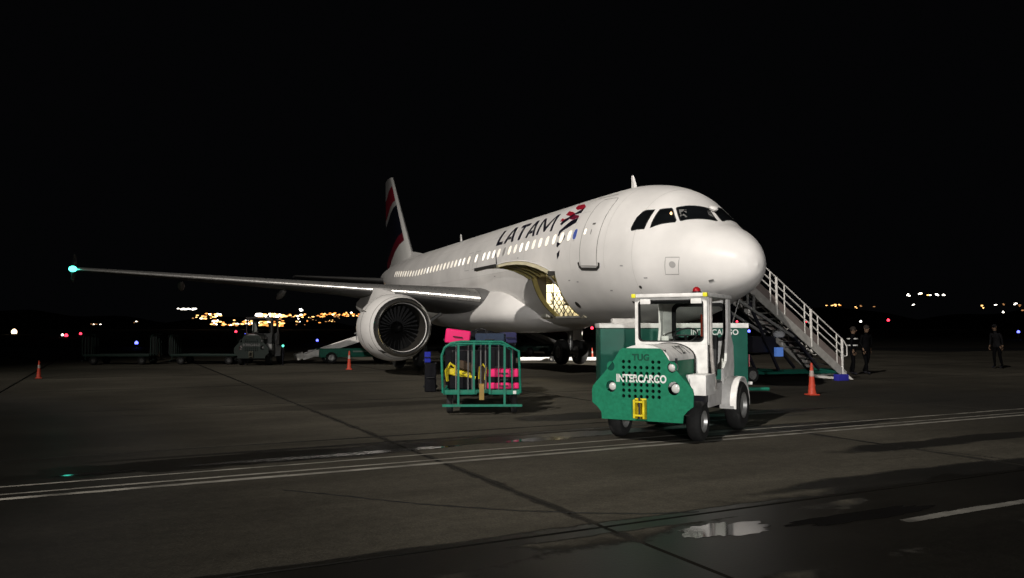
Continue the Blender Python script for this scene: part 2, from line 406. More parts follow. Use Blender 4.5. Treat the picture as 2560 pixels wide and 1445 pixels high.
xs = sorted(set([x for x in xs if x <= 39.3] + [39.3]))
ths = sorted(set([-90 + 5 * i for i in range(72)] + [CT0, CT1]))
g = G(); n = len(ths)
for x in xs: g.v += [tuple(FS(x, t)) for t in ths]
for i in range(len(xs) - 1):
    for k in range(n):
        l = (k + 1) % n
        if CX0 - 1e-6 <= xs[i] < CX1 - 1e-6 and CT0 - 1e-6 <= ths[k] < CT1 - 1e-6: continue
        g.f.append((i * n + k, i * n + l, (i + 1) * n + l, (i + 1) * n + k)); g.mi.append(0)
g.f.append(tuple(range((len(xs) - 1) * n, len(xs) * n))); g.mi.append(0)
fus = g.build('fuselage', white, plane, angle=60)

def decal_mesh(polys, off=.004, dx=.12, dt=4, thick=0):
    """polygons in (x, theta degrees) laid on the fuselage skin"""
    G_ = G()
    for poly in polys:
        bm = bmesh.new(); vs = [bm.verts.new((a, b / 30, 0)) for a, b in poly]
        for tri in tessellate_polygon([[v.co for v in vs]]):
            try: bm.faces.new([vs[q] for q in tri])
            except ValueError: pass
        x0, x1 = min(p[0] for p in poly), max(p[0] for p in poly); t0, t1 = min(p[1] for p in poly), max(p[1] for p in poly)
        k = math.floor(x0 / dx) + 1
        while k * dx < x1:
            bmesh.ops.bisect_plane(bm, geom=bm.verts[:] + bm.edges[:] + bm.faces[:], plane_co=(k * dx, 0, 0), plane_no=(1, 0, 0)); k += 1
        k = math.floor(t0 / dt) + 1
        while k * dt < t1:
            bmesh.ops.bisect_plane(bm, geom=bm.verts[:] + bm.edges[:] + bm.faces[:], plane_co=(0, k * dt / 30, 0), plane_no=(0, 1, 0)); k += 1
        bm.verts.index_update()
        G_.add([FS(v.co.x, v.co.y * 30, off) for v in bm.verts], [tuple(v.index for v in f.verts) for f in bm.faces]); bm.free()
    return G_
def strip(path, wd, off=.004, closed=False):
    """a band of width wd (m) following a path in (x, theta)"""
    pts = []
    for i in range(len(path) - (0 if closed else 1)):
        a = path[i]; b = path[(i + 1) % len(path)]; m = max(1, int(max(abs(b[0] - a[0]) / .15, abs(b[1] - a[1]) / 4)))
        pts += [(a[0] + (b[0] - a[0]) * k / m, a[1] + (b[1] - a[1]) * k / m) for k in range(m)]
    if not closed: pts.append(path[-1])
    P = [FS(x, t, off) for x, t in pts]; Nn = [(FS(x, t, off + .01) - FS(x, t, off)).normalized() for x, t in pts]
    g = G(); ring = []
    for i, p in enumerate(P):
        a = P[i - 1] if (closed or i) else p; b = P[(i + 1) % len(P)] if (closed or i < len(P) - 1) else p
        s_ = (b - a).normalized().cross(Nn[i]).normalized() * wd / 2
        ring.append([p - s_, p + s_])
    return g.loft(ring, caps=False, closed=closed, wrap=False)
# lettering, measured letter by letter as (x, theta); letters lean aft towards the crown
sh = lambda x, t: (x + (t - 28) * .0135, t)
B, Tp = 28.0, 50.5
letters = {
 'L': [[(12.92, B), (12.28, B), (12.28, 32), (12.68, 32), (12.68, Tp), (12.92, Tp)]],
 'A': [[(12.08, B), (11.72, Tp), (11.42, Tp), (11.66, 35.5), (11.74, 35.5), (11.66, 38.6), (11.62, 38.6), (11.70, 41), (11.90, B)],
       [(11.72, Tp), (11.42, Tp), (11.10, B), (11.32, B), (11.40, 32), (11.78, 32), (11.75, 35.5), (11.45, 35.5), (11.56, 43.5)]],
 'T': [[(11.08, 45.4), (11.08, Tp), (10.28, Tp), (10.28, 45.4), (10.58, 45.4), (10.58, B), (10.80, B), (10.80, 45.4)]],
 'M': [[(9.20, B), (9.20, Tp), (9.02, Tp), (8.57, 35.5), (8.12, Tp), (7.94, Tp), (7.94, B), (8.10, B), (8.10, 46), (8.52, 29.5), (8.62, 29.5), (9.04, 46), (9.04, B)]],
}
def A_letter(x0, x1):
    c = (x0 + x1) / 2; wdt = (x0 - x1)
    l = lambda f: x0 - wdt * f
    return [[(l(0), B), (l(.36), Tp), (l(.5), Tp), (l(.5), 44.5), (l(.235), B)], [(l(.5), Tp), (l(.64), Tp), (l(1), B), (l(.765), B), (l(.5), 44.5)],
            [(l(.33), 32.2), (l(.67), 32.2), (l(.61), 35.8), (l(.39), 35.8)]]
for nm, polys in (('L', letters['L']), ('A', A_letter(12.14, 11.20)), ('T', letters['T']), ('A', A_letter(10.12, 9.34)), ('M', letters['M'])):
    o = decal_mesh([[sh(*q) for q in p] for p in polys], .004).build('letter', navy, plane); o['label'] = 'black letter %s on the fuselage side' % nm
# emblem: folded ribbon in red and navy
red_p = [[(7.30, 52.6), (7.52, 59.5), (6.95, 57), (6.47, 50), (6.55, 46.5), (6.98, 48.5)],
         [(7.62, 45.2), (7.66, 50.8), (7.16, 46.5), (6.85, 42.8), (7.15, 41.2)], [(7.68, 37.2), (7.66, 41.0), (7.45, 39.0), (7.30, 39.5), (7.48, 36.8)]]
dred_p = [[(6.80, 41.0), (6.40, 38.2), (6.30, 35.8), (6.66, 34.6), (7.02, 37.2)]]
navy_p = [[(6.47, 49.6), (6.37, 41.4), (6.82, 40.9), (7.02, 37.0), (7.38, 31.8), (7.54, 34.1), (7.48, 36.6), (7.10, 41.0), (6.60, 46.2)],
          [(6.30, 35.4), (6.29, 30.2), (7.00, 25.2), (7.14, 23.6), (7.19, 20.4), (7.28, 20.8), (7.30, 25.8), (7.12, 28.2), (6.73, 34.2)],
          [(6.78, 20.6), (6.78, 15.5), (6.94, 12.6), (7.10, 10.0), (7.17, 10.6), (7.22, 15.5), (7.08, 13.8), (6.88, 15.0), (6.70, 18.5)],
          [(6.92, 7.0), (6.92, 2.4), (7.06, -.6), (7.10, 4.4)]]
emb = decal_mesh(red_p, .004).build('emblem', red, plane); emb['label'] = 'red and navy folded ribbon emblem'
decal_mesh(dred_p, .0055).build('ribbon_fold', dred, emb); decal_mesh(navy_p, .0045).build('navy_ribbon', navy, emb)
# cabin windows
def oval(n=20, a=.115, b=.165, p=2.6):
    return [(a * math.copysign(abs(cos(2 * pi * k / n)) ** (2 / p), cos(2 * pi * k / n)), b * math.copysign(abs(sin(2 * pi * k / n)) ** (2 / p), sin(2 * pi * k / n))) for k in range(n)]
THW = 18.3; X0 = 8.0
def on_skin(a, b, off): return FS(X0 + a, THW + degrees(b / 2.03), off) - Vector((X0, 0, 0))
ov = oval()
gp = G(); gp.add([on_skin(a, b, .005) for a, b in ov], [tuple(range(20))]); pane_me = gp.mesh('pane', lit)
pane_vars = [pane_me]; rw = random.Random(5)
for nm_, c_, e_ in (('warm_cabin_pane', (1, .88, .70), .85), ('soft_cabin_pane', (1, .90, .76), .66)):
    m2 = pane_me.copy(); m2.materials[0] = mat(nm_, (.8, .76, .66), .4, var=.02, emit=c_, estr=e_); pane_vars.append(m2)
gs = G(); gs.add([on_skin(a, b, .005) for a, b in ov], [tuple(range(20))]); shade_me = gs.mesh('pane', shade)
gb = G(); gb.add([on_skin(a * 1.1, b * 1.1, .006) for a, b in ov], [tuple(range(20))]); sticker_me = gb.mesh('pane', starblue)
gf = G(); gf.loft([[on_skin(a * 1.0, b * 1.0, .007) for a, b in ov], [on_skin(a * 1.16, b * 1.12, .009) for a, b in ov], [on_skin(a * 1.26, b * 1.18, .001) for a, b in ov]], caps=False)
frame_me = gf.mesh('window', white)
wxs = [6.02] + [5.88 + .533 * i for i in range(1, 16)] + [14.75, 15.65] + [16.3 + .533 * k for k in range(24)]
for i, x in enumerate(wxs):
    dz = FS(x, THW) - FS(X0, THW) if x > 24 else Vector((0, 0, 0))
    f = obj('window', frame_me, plane, (x, dz.y, dz.z))
    p = obj('pane', sticker_me if i == 0 else shade_me if i == 11 else pane_vars[rw.choices((0, 1, 2), (6, 3, 2))[0] if i < 20 else rw.choices((0, 1, 2), (1, 4, 3))[0]], f)
    if i == 0: p['label'] = 'pane covered with a blue sticker'
    if i == 11: p['label'] = 'pane with its grey shade closed'
# overwing exit outlines
for x in (14.75, 15.65):
    strip([(x - .27, 6), (x + .27, 6), (x + .27, 27), (x - .27, 27)], .012, .003, True).build('exit_outline', seam, plane)
# passenger door
dp = [(5.55, -8.5), (4.62, -8.5), (4.60, 5), (4.58, 30), (4.58, 47), (4.66, 52.5), (5.5, 53.5), (5.56, 48), (5.56, 5)]
door = decal_mesh([dp], .006).build('door', white, plane)
strip(dp, .022, .008, True).build('door_seam', seam, door)
strip([(5.66, -5.5), (5.62, -9.0), (5.50, -11.0), (4.66, -11.0), (4.53, -9.0), (4.50, -5.5)], .095, .010).build('scuff_plate', scuff, door)
strip([(5.42, 17.5), (5.42, 22)], .10, .010).build('door_window', lit, door)
strip([(4.95, 26), (5.12, 26)], .06, .011).build('handle', seam, door); strip([(5.07, 17), (5.07, 21)], .03, .011).build('handle_recess', seam, door)
strip([(4.95, 59.5), (6.2, 59.5)], .02, .006).build('rain_gutter', seam, plane)
# cockpit windows, from measured corners
def cw(pts, m=glass_dark, off=.006):
    q = [(x, thof(x, y, z)) for x, y, z in pts]
    return decal_mesh([q], off, .1, 3)
CWIN = [
 [(3.171, 1.649, 4.242), (3.205, 1.62, 4.30), (3.161, 1.483, 4.592), (3.06, 1.34, 4.745), (2.99, 1.30, 4.77), (2.76, 1.175, 4.765), (2.75, 1.515, 4.245)],
 [(2.593, 1.435, 4.256), (2.652, 1.087, 4.763), (2.448, .864, 4.779), (2.40, .87, 4.74), (2.100, .970, 4.41), (2.082, 1.01, 4.36)],
 [(2.377, .761, 4.785), (2.36, .78, 4.76), (2.01, .905, 4.40), (2.0, .89, 4.377), (1.575, .12, 4.364), (1.56, .09, 4.38), (2.131, -.06, 4.783)],
 [(2.14, -.20, 4.776), (2.45, -.72, 4.80), (2.10, -.86, 4.46), (2.03, -.87, 4.392), (1.56, -.06, 4.345)],
 [(2.593, -1.435, 4.256), (2.652, -1.087, 4.763), (2.448, -.92, 4.779), (2.14, -.99, 4.41), (2.082, -1.03, 4.36)]]
cwin = [cw(p).build('cockpit_window', glass_dark, plane) for p in CWIN]
for p, o in zip(CWIN, cwin):
    strip([(x, thof(x, y, z)) for x, y, z in p], .03, .008, True).build('window_frame', rubber, o)
lamp_c = FS(2.33, thof(2.33, 1.01, 4.66), .012)
G().sphere(lamp_c, .05, 10, 6, (1, .4, 1)).build('cockpit_lamp', glow('warm_cockpit_lamp', (1, .62, .3), 2.0), cwin[1])
cw([(2.30, .74, 4.72), (2.06, .83, 4.44), (1.98, .68, 4.44), (2.20, .58, 4.72)]).build('sun_blind', mat('dim_cockpit_blind', (.16, .155, .15), .6), cwin[2])
# small skin details
def disc_on(x, t, r, off=.006, n=20): return [(x + r * cos(2 * pi * k / n), t + degrees(r * sin(2 * pi * k / n) / max(.5, sect(x)[2]))) for k in range(n)]
t1 = thof(1.783, 1.31, 3.237)
hp = decal_mesh([disc_on(1.783, t1, .095)], .006, .05, 2).build('access_panel', mat('grey_vent_print', (.42, .41, .40), .5), plane)
strip([(1.963, thof(1.963, 1.386, 3.434)), (1.569, thof(1.569, 1.237, 3.406)), (1.66, thof(1.66, 1.198, 2.987)), (2.037, thof(2.037, 1.342, 3.007))], .012, .005, True).build('panel_seam', seam, hp)
for x, y, z, r in ((2.954, 1.515, 2.724, .05), (6.742, 1.425, 2.368, .12), (3.6, 1.4, 2.3, .04)):
    decal_mesh([disc_on(x, thof(x, y, z), r)], .006, .05, 2).build('static_port', scuff, plane)
strip([(1.02, thof(1.02, .77, 2.80)), (.90, thof(.90, .70, 2.83))], .05, .02).build('probe', steel, plane)
strip([(3.02, -88 + 4 * k) for k in range(0, 45)], .010, .003).build('skin_joint', mat('faint_seam', (.55, .54, .51), .5), plane)
fs_ = mat('faint_seam', (.55, .54, .51), .5)
for x in (4.25, 6.2, 9.75, 11.9, 14.1, 16.6, 19.2, 21.9, 24.5):
    strip([(x, -10 + 4 * k) for k in range(0, 26)], .009, .003).build('skin_joint', fs_, plane)
for th_ in (-3, 40, 66): strip([(5.7 if th_ > 0 else 9.5, th_), (24, th_)], .008, .003).build('skin_joint', fs_, plane)
for x, t_ in ((5.9, -22), (6.4, -20), (10.2, 8), (12.4, -6), (3.4, -8), (2.6, -20), (4.2, -30)):
    strip([(x, t_), (x + .12, t_)], .035, .004).build('stencil_mark', mat('grey_stencil', (.35, .34, .34), .5), plane)
# antennas
def blade(x, y0, h, c, sw, z0=5.82):
    G().loft([[(x, -.02, z0), (x + c * .3, .035, z0), (x + c, 0, z0), (x + c * .3, -.035, z0)], [(x + sw, -.008, z0 + h), (x + sw + c * .15, .012, z0 + h), (x + sw + c * .4, 0, z0 + h), (x + sw + c * .15, -.012, z0 + h)]]).build('antenna', white, plane)
blade(5.55, 0, .50, .34, .22); blade(22.0, 0, .52, .34, .2); blade(8.6, 0, .12, .2, .05); blade(30.0, 0, .22, .3, .1, 5.78)
G().lathe([(.0, 0), (.10, .01), (.13, .06), (.10, .11), (.0, .13)], (2.02, -.12, 4.72), (-.5, 0, 1), 12).build('probe_fairing', white, plane)
# cargo hold, seen through the open door
h = G()
y0 = -1.0; HX0, HX1 = 7.05, 12.2
h.add([(HX0, y0, 1.98), (HX1, y0, 1.98), (HX1, y0, 3.5), (HX0, y0, 3.5)], [(0, 1, 2, 3)])
h.add([(HX0, y0, 1.98), (HX1, y0, 1.98), (HX1, 1.0, 1.98), (HX0, 1.0, 1.98)], [(0, 1, 2, 3)])
h.add([(HX0, y0, 3.5), (HX1, y0, 3.5), (HX1, 1.85, 3.5), (HX0, 1.85, 3.5)], [(0, 1, 2, 3)])
h.add([(CX1 + .1, 1.0, 1.98), (HX1, 1.0, 1.98), (HX1, 1.45, 2.5), (CX1 + .1, 1.45, 2.5)], [(0, 1, 2, 3)]); h.add([(CX1 + .1, 1.45, 2.5), (HX1, 1.45, 2.5), (HX1, 1.8, 3.5), (CX1 + .1, 1.8, 3.5)], [(0, 1, 2, 3)])
for x in (HX0, HX1): h.add([(x, y0, 1.98), (x, 1.0, 1.98), (x, 1.5, 2.5), (x, 1.85, 3.5), (x, y0, 3.5)], [(0, 1, 2, 3, 4)])
hold = h.build('cargo_hold', lining, plane, smooth=False)
g = G(); a_ = [FS(CX1 + .05, CT0 + (CT1 - CT0) * k / 10, -.03) for k in range(11)]
g.loft([[p + Vector((-.03, 0, 0)), p + Vector((.03, 0, 0)), Vector((CX1 + .08, min(p.y - .02, 1.36), max(p.z, 1.99))), Vector((CX1 + .02, min(p.y - .02, 1.36), max(p.z, 1.99)))] for p in a_]).build('frame_panel', mat('shaded_frame_brown', (.05, .042, .03), .6), hold, smooth=False)  # dark brown puts the shade beside the opening into the colour
for x0_, x1_ in ((CX0 - .015, CX0 + .05), (CX1 - .05, CX1 + .015)):     # door jambs
    g = G(); rings = []
    for t in [CT0 + (CT1 - CT0) * k / 10 for k in range(11)]:
        a = FS(x0_, t, .004); b = FS(x1_, t, .004); q = Vector((0, -.16, .03)); rings.append([a, b, b + q, a + q])
    g.loft(rings).build('door_jamb', zinc, hold)
g = G(); a = FS(CX0, CT0, .004); b = FS(CX1, CT0, .004)
g.add([a, b, b + Vector((0, -.5, .02)), a + Vector((0, -.5, .02)), a + Vector((0, .0, -.06)), b + Vector((0, 0, -.06))], [(0, 1, 2, 3), (0, 1, 5, 4)]).build('door_sill', alu, hold)
rc = random.Random(4)
for (y, z, sy, sz) in ((.96, 2.24, .42, .44), (.50, 2.22, .44, .42), (.02, 2.26, .46, .46), (-.5, 2.25, .5, .46), (1.12, 2.68, .40, .38), (.66, 2.66, .46, .40), (.15, 2.70, .48, .36), (-.4, 2.7, .5, .4), (1.2, 3.02, .44, .26), (.70, 3.03, .46, .28), (.2, 3.02, .46, .24)):
    G().box((9.85 + rc.uniform(-.08, .08), y, z), (.5, sy, sz), Matrix.Rotation(rc.uniform(-.1, .1), 3, 'Z')).build('parcel', crate, hold, bevel=.02)
def net_bar(g, p0, p1, lo, hi):
    d = p1 - p0; ta, tb = 0, 1
    for bnd, sg in ((lo, 1), (hi, -1)):
        f0 = (p0.y - bnd) * sg; f1 = (p1.y - bnd) * sg
        if f0 < 0 and f1 < 0: return
        if f0 < 0: ta = max(ta, f0 / (f0 - f1))
        elif f1 < 0: tb = min(tb, f0 / (f0 - f1))
    if ta < tb: g.bar(p0 + d * ta, p0 + d * tb, .026, .012, (1, 0, 0))
g = G()
for k in range(-6, 12):
    for sgn in (1, -1):
        y_ = -.3 + k * .17; net_bar(g, Vector((9.36 + .012 * sgn, y_, 1.99)), Vector((9.36 + .012 * sgn, y_ + sgn * .55, 2.86)), .15, 1.12)
g.bar((9.36, .62, 1.99), (9.36, .62, 3.2), .04, .012, (1, 0, 0)); g.bar((9.36, 1.0, 2.0), (9.36, 1.02, 3.2), .03, .012, (1, 0, 0))
g.build('cargo_net', blackp, hold, smooth=False)
G().box((9.18, .55, 3.455), (.16, .7, .03)).build('hold_lamp', glow('hold_lamp_glow', (1, .86, .52), 5), hold)
l = bpy.data.lights.new('hold_light', 'AREA'); l.shape = 'RECTANGLE'; l.size = .16; l.size_y = .7; l.energy = 62; l.color = (1, .88, .62)
lo = bpy.data.objects.new('hold_light', l); C.objects.link(lo); lo.parent = plane; lo.location = (9.18, .55, 3.42)
# open cargo door: a curved panel hinged along the top of the opening, swung up and out
prof = [(1.99, 3.42), (2.25, 3.55), (2.55, 3.66), (2.90, 3.735), (3.20, 3.74), (3.55, 3.69), (3.90, 3.585)]
def flap(z_off0, z_off1, x0_, x1_, m, name, par):
    rings = []
    for i, (y, z) in enumerate(prof):
        k0 = z_off0; k1 = z_off1 * (1 - .35 * (i / 6))
        rings.append([(x0_, y, z + k0), (x1_, y, z + k0), (x1_, y, z + k1), (x0_, y, z + k1)])
    return G().loft(rings).build(name, m, par)
cd = flap(0, -.03, CX0 + .01, CX1 - .01, white, 'cargo_door', plane)
flap(-.031, -.17, CX0 + .03, CX0 + .10, mat('cream_door_frame', (.55, .50, .34), .5), 'door_rib', cd)
for k in range(1, 4): flap(-.031, -.13, CX0 + .1 + k * .42, CX0 + .15 + k * .42, zinc, 'door_rib', cd)
flap(-.031, -.17, CX1 - .10, CX1 - .03, zinc, 'door_rib', cd)
flap(-.031, -.05, CX0 + .10, CX1 - .10, zinc, 'inner_skin', cd)
G().bar((CX0 - .02, 3.92, 3.545), (CX1 + .02, 3.92, 3.545), .06, .09).build('door_edge', scuff, cd)
G().tube([(CX0 + .2, 2.2, 3.45), (CX0 + .12, 1.75, 2.95)], .025).build('door_strut', steel, cd)
G().tube([(CX0 + .06, 3.86, 3.6), (CX0 + .04, 3.9, 3.92)], .014, 6).build('hold_open_rod', black, cd)
G().box((CX0 + .01, 2.05, 3.36), (.10, .22, .14)).build('hinge', scuff, cd, bevel=.01)

# belly fairing
XF = [10.3, 10.9, 11.6, 12.5, 14, 17, 19, 20.5, 21.5]
WF = [1.30, 1.80, 2.12, 2.26, 2.30, 2.28, 2.12, 1.75, 1.2]; BF = [1.80, 1.66, 1.56, 1.50, 1.47, 1.47, 1.52, 1.62, 1.76]; TF = [2.5, 2.95, 3.25, 3.42, 3.45, 3.35, 3.1, 2.7, 2.3]
rings = []
for i in range(46):
    x = 10.3 + 11.2 * i / 45; W_ = pchip(XF, WF, x); b = pchip(XF, BF, x); t = pchip(XF, TF, x); ring = []
    zc_ = 2.25
    for k in range(41):
        a = -pi / 2 + pi * (k / 40) ; e = .72
        yy = W_ * abs(cos(a)) ** e; zz = zc_ + (t - zc_) * sin(a) ** 1 if a > 0 else zc_ - (zc_ - b) * abs(sin(a)) ** .9
        ring.append((x, yy, zz))
    ring += [(x, -p[1], p[2]) for p in reversed(ring[1:-1])]
    rings.append(ring)
G().loft(rings).build('belly_fairing', white, plane, angle=60)

# wings
def airfoil(n=14, t=.12):
    def th(x): return 5 * t * (.2969 * sqrt(x) - .126 * x - .3516 * x * x + .2843 * x ** 3 - .1036 * x ** 4)
    def cmb(x): return .02 * (2 * .4 * x - x * x) / .16 if x < .4 else .02 * ((1 - .8) + .8 * x - x * x) / .36
    xsn = [(1 - cos(pi * k / n)) / 2 for k in range(n + 1)]
    up = [(x, cmb(x) + th(x)) for x in reversed(xsn)]; lo = [(x, cmb(x) - th(x)) for x in xsn[1:-1]]
    return up + lo
def wing(s):
    st = [(1.0, 12.45, 7.2, 2.66, .155, 3.5), (2.3, 13.10, 6.6, 2.75, .15, 3.2), (4.5, 14.36, 5.2, 3.0, .13, 2.4), (6.4, 15.43, 3.95, 3.17, .117, 1.5), (11, 18.02, 2.75, 3.56, .11, .5), (16.9, 21.34, 1.5, 4.05, .105, -.5)]
    rings = []
    for y, xl, c, z, t, inc in st:
        ring = []
        for a, b in airfoil(14, t):
            xx = a - .3; zz = b; ca, sa = cos(R(inc)), sin(R(inc))
            ring.append((xl + c * (.3 + xx * ca + zz * sa), s * y, z + c * (zz * ca - xx * sa) - c * .3 * sa))
        rings.append(ring)
    wg = G().loft(rings).build('wing', grey_wing, plane)
    # bright slat along the leading edge
    sl = G(); rr = []
    for y, xl, c, z, t, inc in st[1:]:
        ring = []
        for a, b in [(.10 if c > 3 else .14, 1), (.05, 1), (.018, 1), (.003, 1), (0, 0), (.0015, -1), (.005, -1)]:
            th_ = 5 * t * (.2969 * sqrt(a) - .126 * a - .3516 * a * a); cmb = .02 * (.8 * a - a * a) / .16
            xx = a - .3; zz = cmb + b * th_; ca, sa = cos(R(inc)), sin(R(inc))
            p = Vector((xl + c * (.3 + xx * ca + zz * sa), s * y, z + c * (zz * ca - xx * sa) - c * .3 * sa))
            p += Vector((-.012 if a < .02 else 0, 0, .012 * b)); ring.append(p)
        rr.append(ring)
    sl.loft(rr, caps=False, wrap=False).build('slat', slatm, wg)
    # wingtip fence
    G().loft([[(21.45, s * 16.93, 3.6), (22.0, s * 16.95, 3.55), (22.05, s * 16.91, 3.55)], [(21.2, s * 16.92, 4.05), (22.95, s * 16.97, 4.05), (22.95, s * 16.90, 4.05)], [(22.3, s * 16.96, 4.75), (22.95, s * 16.98, 4.8), (22.95, s * 16.95, 4.8)]]).build('tip_fence', grey_wing, wg)
    G().sphere((21.22, s * 16.86, 4.05), .15, 12, 8, (1.2, 1, .8)).build('navigation_light', glow('green_navigation_glow', (.08, 1, .72), 5) if s > 0 else glow('red_navigation_glow', (1, .1, .08), 6), wg)
    for yy, ln in ((5.0, 3.0), (8.9, 2.8), (12.8, 2.4)):
        xl = 13.1 + (yy - 2.3) * .5644; te = {5.0: 19.3, 8.9: 20.15, 12.8: 21.2}[yy]; z = 2.66 + (yy - 2.3) * .085
        G().lathe([(.02, 0), (.09, .2), (.14, ln * .35), (.14, ln * .6), (.08, ln * .9), (.02, ln)], (te - ln + .9, s * yy, z - .04), (1, 0, -.08), 12).build('flap_fairing', mat('pale_fairing_paint', (.34, .335, .33), .5), wg)
    # engine
    zc_ = 1.68; ye = s * 5.75; xe = 11.2
    en = G()
    en.lathe([(.93, .05), (.98, .16), (1.08, .45), (1.17, .9), (1.20, 1.4), (1.19, 1.9), (1.12, 2.5), (1.02, 3.0), (.98, 3.2), (.95, 3.2), (.9, 2.4), (.88, 1.35), (.87, 1.2), (.85, .9), (.82, .5), (.81, .25), (.835, .11)], (xe, ye, zc_), (1, 0, 0), 48, closed=True)
    e = en.build('engine', white, plane, angle=50)
    G().lathe([(.835, .11), (.84, .04), (.87, -.02), (.91, -.04), (.95, -.01), (.985, .06), (1.012, .16), (.97, .17), (.90, .13)], (xe, ye, zc_), (1, 0, 0), 48, closed=True).build('inlet_lip', lipm, e)
    G().lathe([(.80, .14), (.79, .3), (.80, .95), (.80, 1.2)], (xe, ye, zc_), (1, 0, 0), 40, caps=False).build('inlet_duct', mat('dark_duct_lining', (.035, .032, .028), .4, spec=.3), e)
    bl = G()
    for k in range(28):
        a = 2 * pi * k / 28; q = Vector((0, cos(a), sin(a))); tt = Vector((0, -sin(a), cos(a))); o_ = Vector((xe + .98, ye, zc_))
        bl.add([o_ + q * .2 - tt * .012 - Vector((.07, 0, 0)), o_ + q * .2 + tt * .012 + Vector((.07, 0, 0)), o_ + q * .5 + tt * .03 + Vector((.07, 0, 0)), o_ + q * .79 + tt * .06 + Vector((.06, 0, 0)), o_ + q * .79 - tt * .05 - Vector((.07, 0, 0)), o_ + q * .5 - tt * .035 - Vector((.08, 0, 0))], [(0, 1, 2, 5), (5, 2, 3, 4)])
    bl.build('fan', mat('fan_blade_metal', (.014, .014, .014), .5, metal=.2, spec=.1), e)
    G().lathe([(0, 0), (.815, 0), (.815, .01), (0, .01)], (xe + 1.12, ye, zc_), (1, 0, 0), 40).build('dark_backing_disc', dark, e)  # no engine part: dark disc added to keep the intake black
    G().lathe([(.0, 0), (.06, .03), (.15, .18), (.21, .34), (.21, .42)], (xe + .60, ye, zc_), (1, 0, 0), 24).build('spinner', mat('spinner_grey', (.006, .006, .006), .9, spec=.05), e)
    G().lathe([(.55, 2.9), (.6, 3.2), (.52, 3.9), (.36, 4.5), (.30, 4.5), (.3, 3.0)], (xe, ye, zc_), (1, 0, 0), 32, closed=True).build('core_nozzle', steel, e)
    # pylon
    G().loft([[(12.6, ye - .04, 2.86), (12.6, ye + .04, 2.86), (12.65, ye + .03, 2.92), (12.65, ye - .03, 2.92)],
              [(14.0, ye - .2, 2.5), (14.0, ye + .2, 2.5), (14.0, ye + .17, 3.12), (14.0, ye - .17, 3.12)],
              [(15.4, ye - .22, 2.3), (15.4, ye + .22, 2.3), (15.4, ye + .2, 3.22), (15.4, ye - .2, 3.22)],
              [(17.4, ye - .16, 2.3), (17.4, ye + .16, 2.3), (17.4, ye + .14, 3.0), (17.4, ye - .14, 3.0)],
              [(19.2, ye - .04, 2.5), (19.2, ye + .04, 2.5), (19.2, ye + .03, 2.75), (19.2, ye - .03, 2.75)]]).build('pylon', white, e)
    for a in (1.1, -1.1):     # strakes
        q = Vector((0, cos(a + pi / 2) * 1.2, sin(a + pi / 2) * 1.2))
        G().loft([[(12.2, ye + q.y, zc_ + q.z), (12.2, ye + q.y + .01, zc_ + q.z), (12.2, ye + q.y, zc_ + q.z + .01)], [(13.2, ye + q.y * 1.0, zc_ + q.z), (13.2, ye + q.y * 1.15, zc_ + q.z * 1.0 + .22), (13.2, ye + q.y * 1.15 + .02, zc_ + q.z + .22)]]).build('strake', white, e)
    def nac(x, a, off=.006):
        pr = [(.98, .16), (1.08, .45), (1.17, .9), (1.20, 1.4), (1.19, 1.9), (1.12, 2.5), (1.02, 3.0)]
        h_ = x - xe; r = pr[-1][0]
        for (r0_, h0), (r1, h1) in zip(pr, pr[1:]):
            if h0 <= h_ <= h1: r = r0_ + (r1 - r0_) * (h_ - h0) / (h1 - h0)
        return Vector((x, ye + (r + off) * cos(a), zc_ + (r + off) * sin(a)))
    for x, wd_ in ((11.62, .010), (12.55, .012), (13.9, .012)):
        G().loft([[nac(x - wd_, 2 * pi * k / 60), nac(x + wd_, 2 * pi * k / 60)] for k in range(60)], caps=False, closed=True, wrap=False).build('cowl_seam', seam, e)
    for a0, xa, xb in ((-.62, 11.95, 12.02), (-.95, 11.42, 11.62), (-.35, 12.5, 12.56)):
        a_ = a0 if s > 0 else pi - a0
        G().loft([[nac(xa + (xb - xa) * k / 4, a_ - .09 + .02 * k), nac(xa + .07 + (xb - xa) * k / 4, a_ + .10 + .02 * k)] for k in range(5)], caps=False, wrap=False).build('cowl_latch', scuff, e)
    # main gear
    mg = G(); mx, my = 17.71, s * 3.8
    mg.tube([(mx, my, .55), (mx, my, 2.6)], [.11, .15], 12); mg.tube([(mx, my, 1.4), (mx, my - s * 1.4, 2.3)], .07); mg.tube([(mx, my - .5, .57), (mx, my + .5, .57)], .08, 10)
    m_ = mg.build('main_gear', steel, plane)
    G().box((mx, my + s * .35, 1.75), (1.0, .04, 1.3)).build('gear_door', white, m_, bevel=.01)
    for dy in (-.46, .46): wheel_part(m_, (mx, my + dy, .575), (0, 1, 0), .575, .40, .26)
def wheel_part(par, c, ax, r, wd, rim, name='wheel', hub=None):
    h = wd / 2
    o = G().lathe([(rim, -h * .9), (r * .86, -h), (r * .96, -h * .75), (r, -h * .35), (r, h * .35), (r * .96, h * .75), (r * .86, h), (rim, h * .9)], c, ax, 28, closed=True).build(name, rubber, par)
    G().lathe([(.02, -h * .4), (rim * .5, -h * .55), (rim * .85, -h * .5), (rim, -h * .95), (rim * 1.04, -h * .95), (rim * 1.04, h * .95), (rim, h * .95), (rim * .85, h * .5), (rim * .5, h * .55), (.02, h * .4)], c, ax, 24).build('rim', hub or steel, o)
    return o
wing(1); wing(-1)
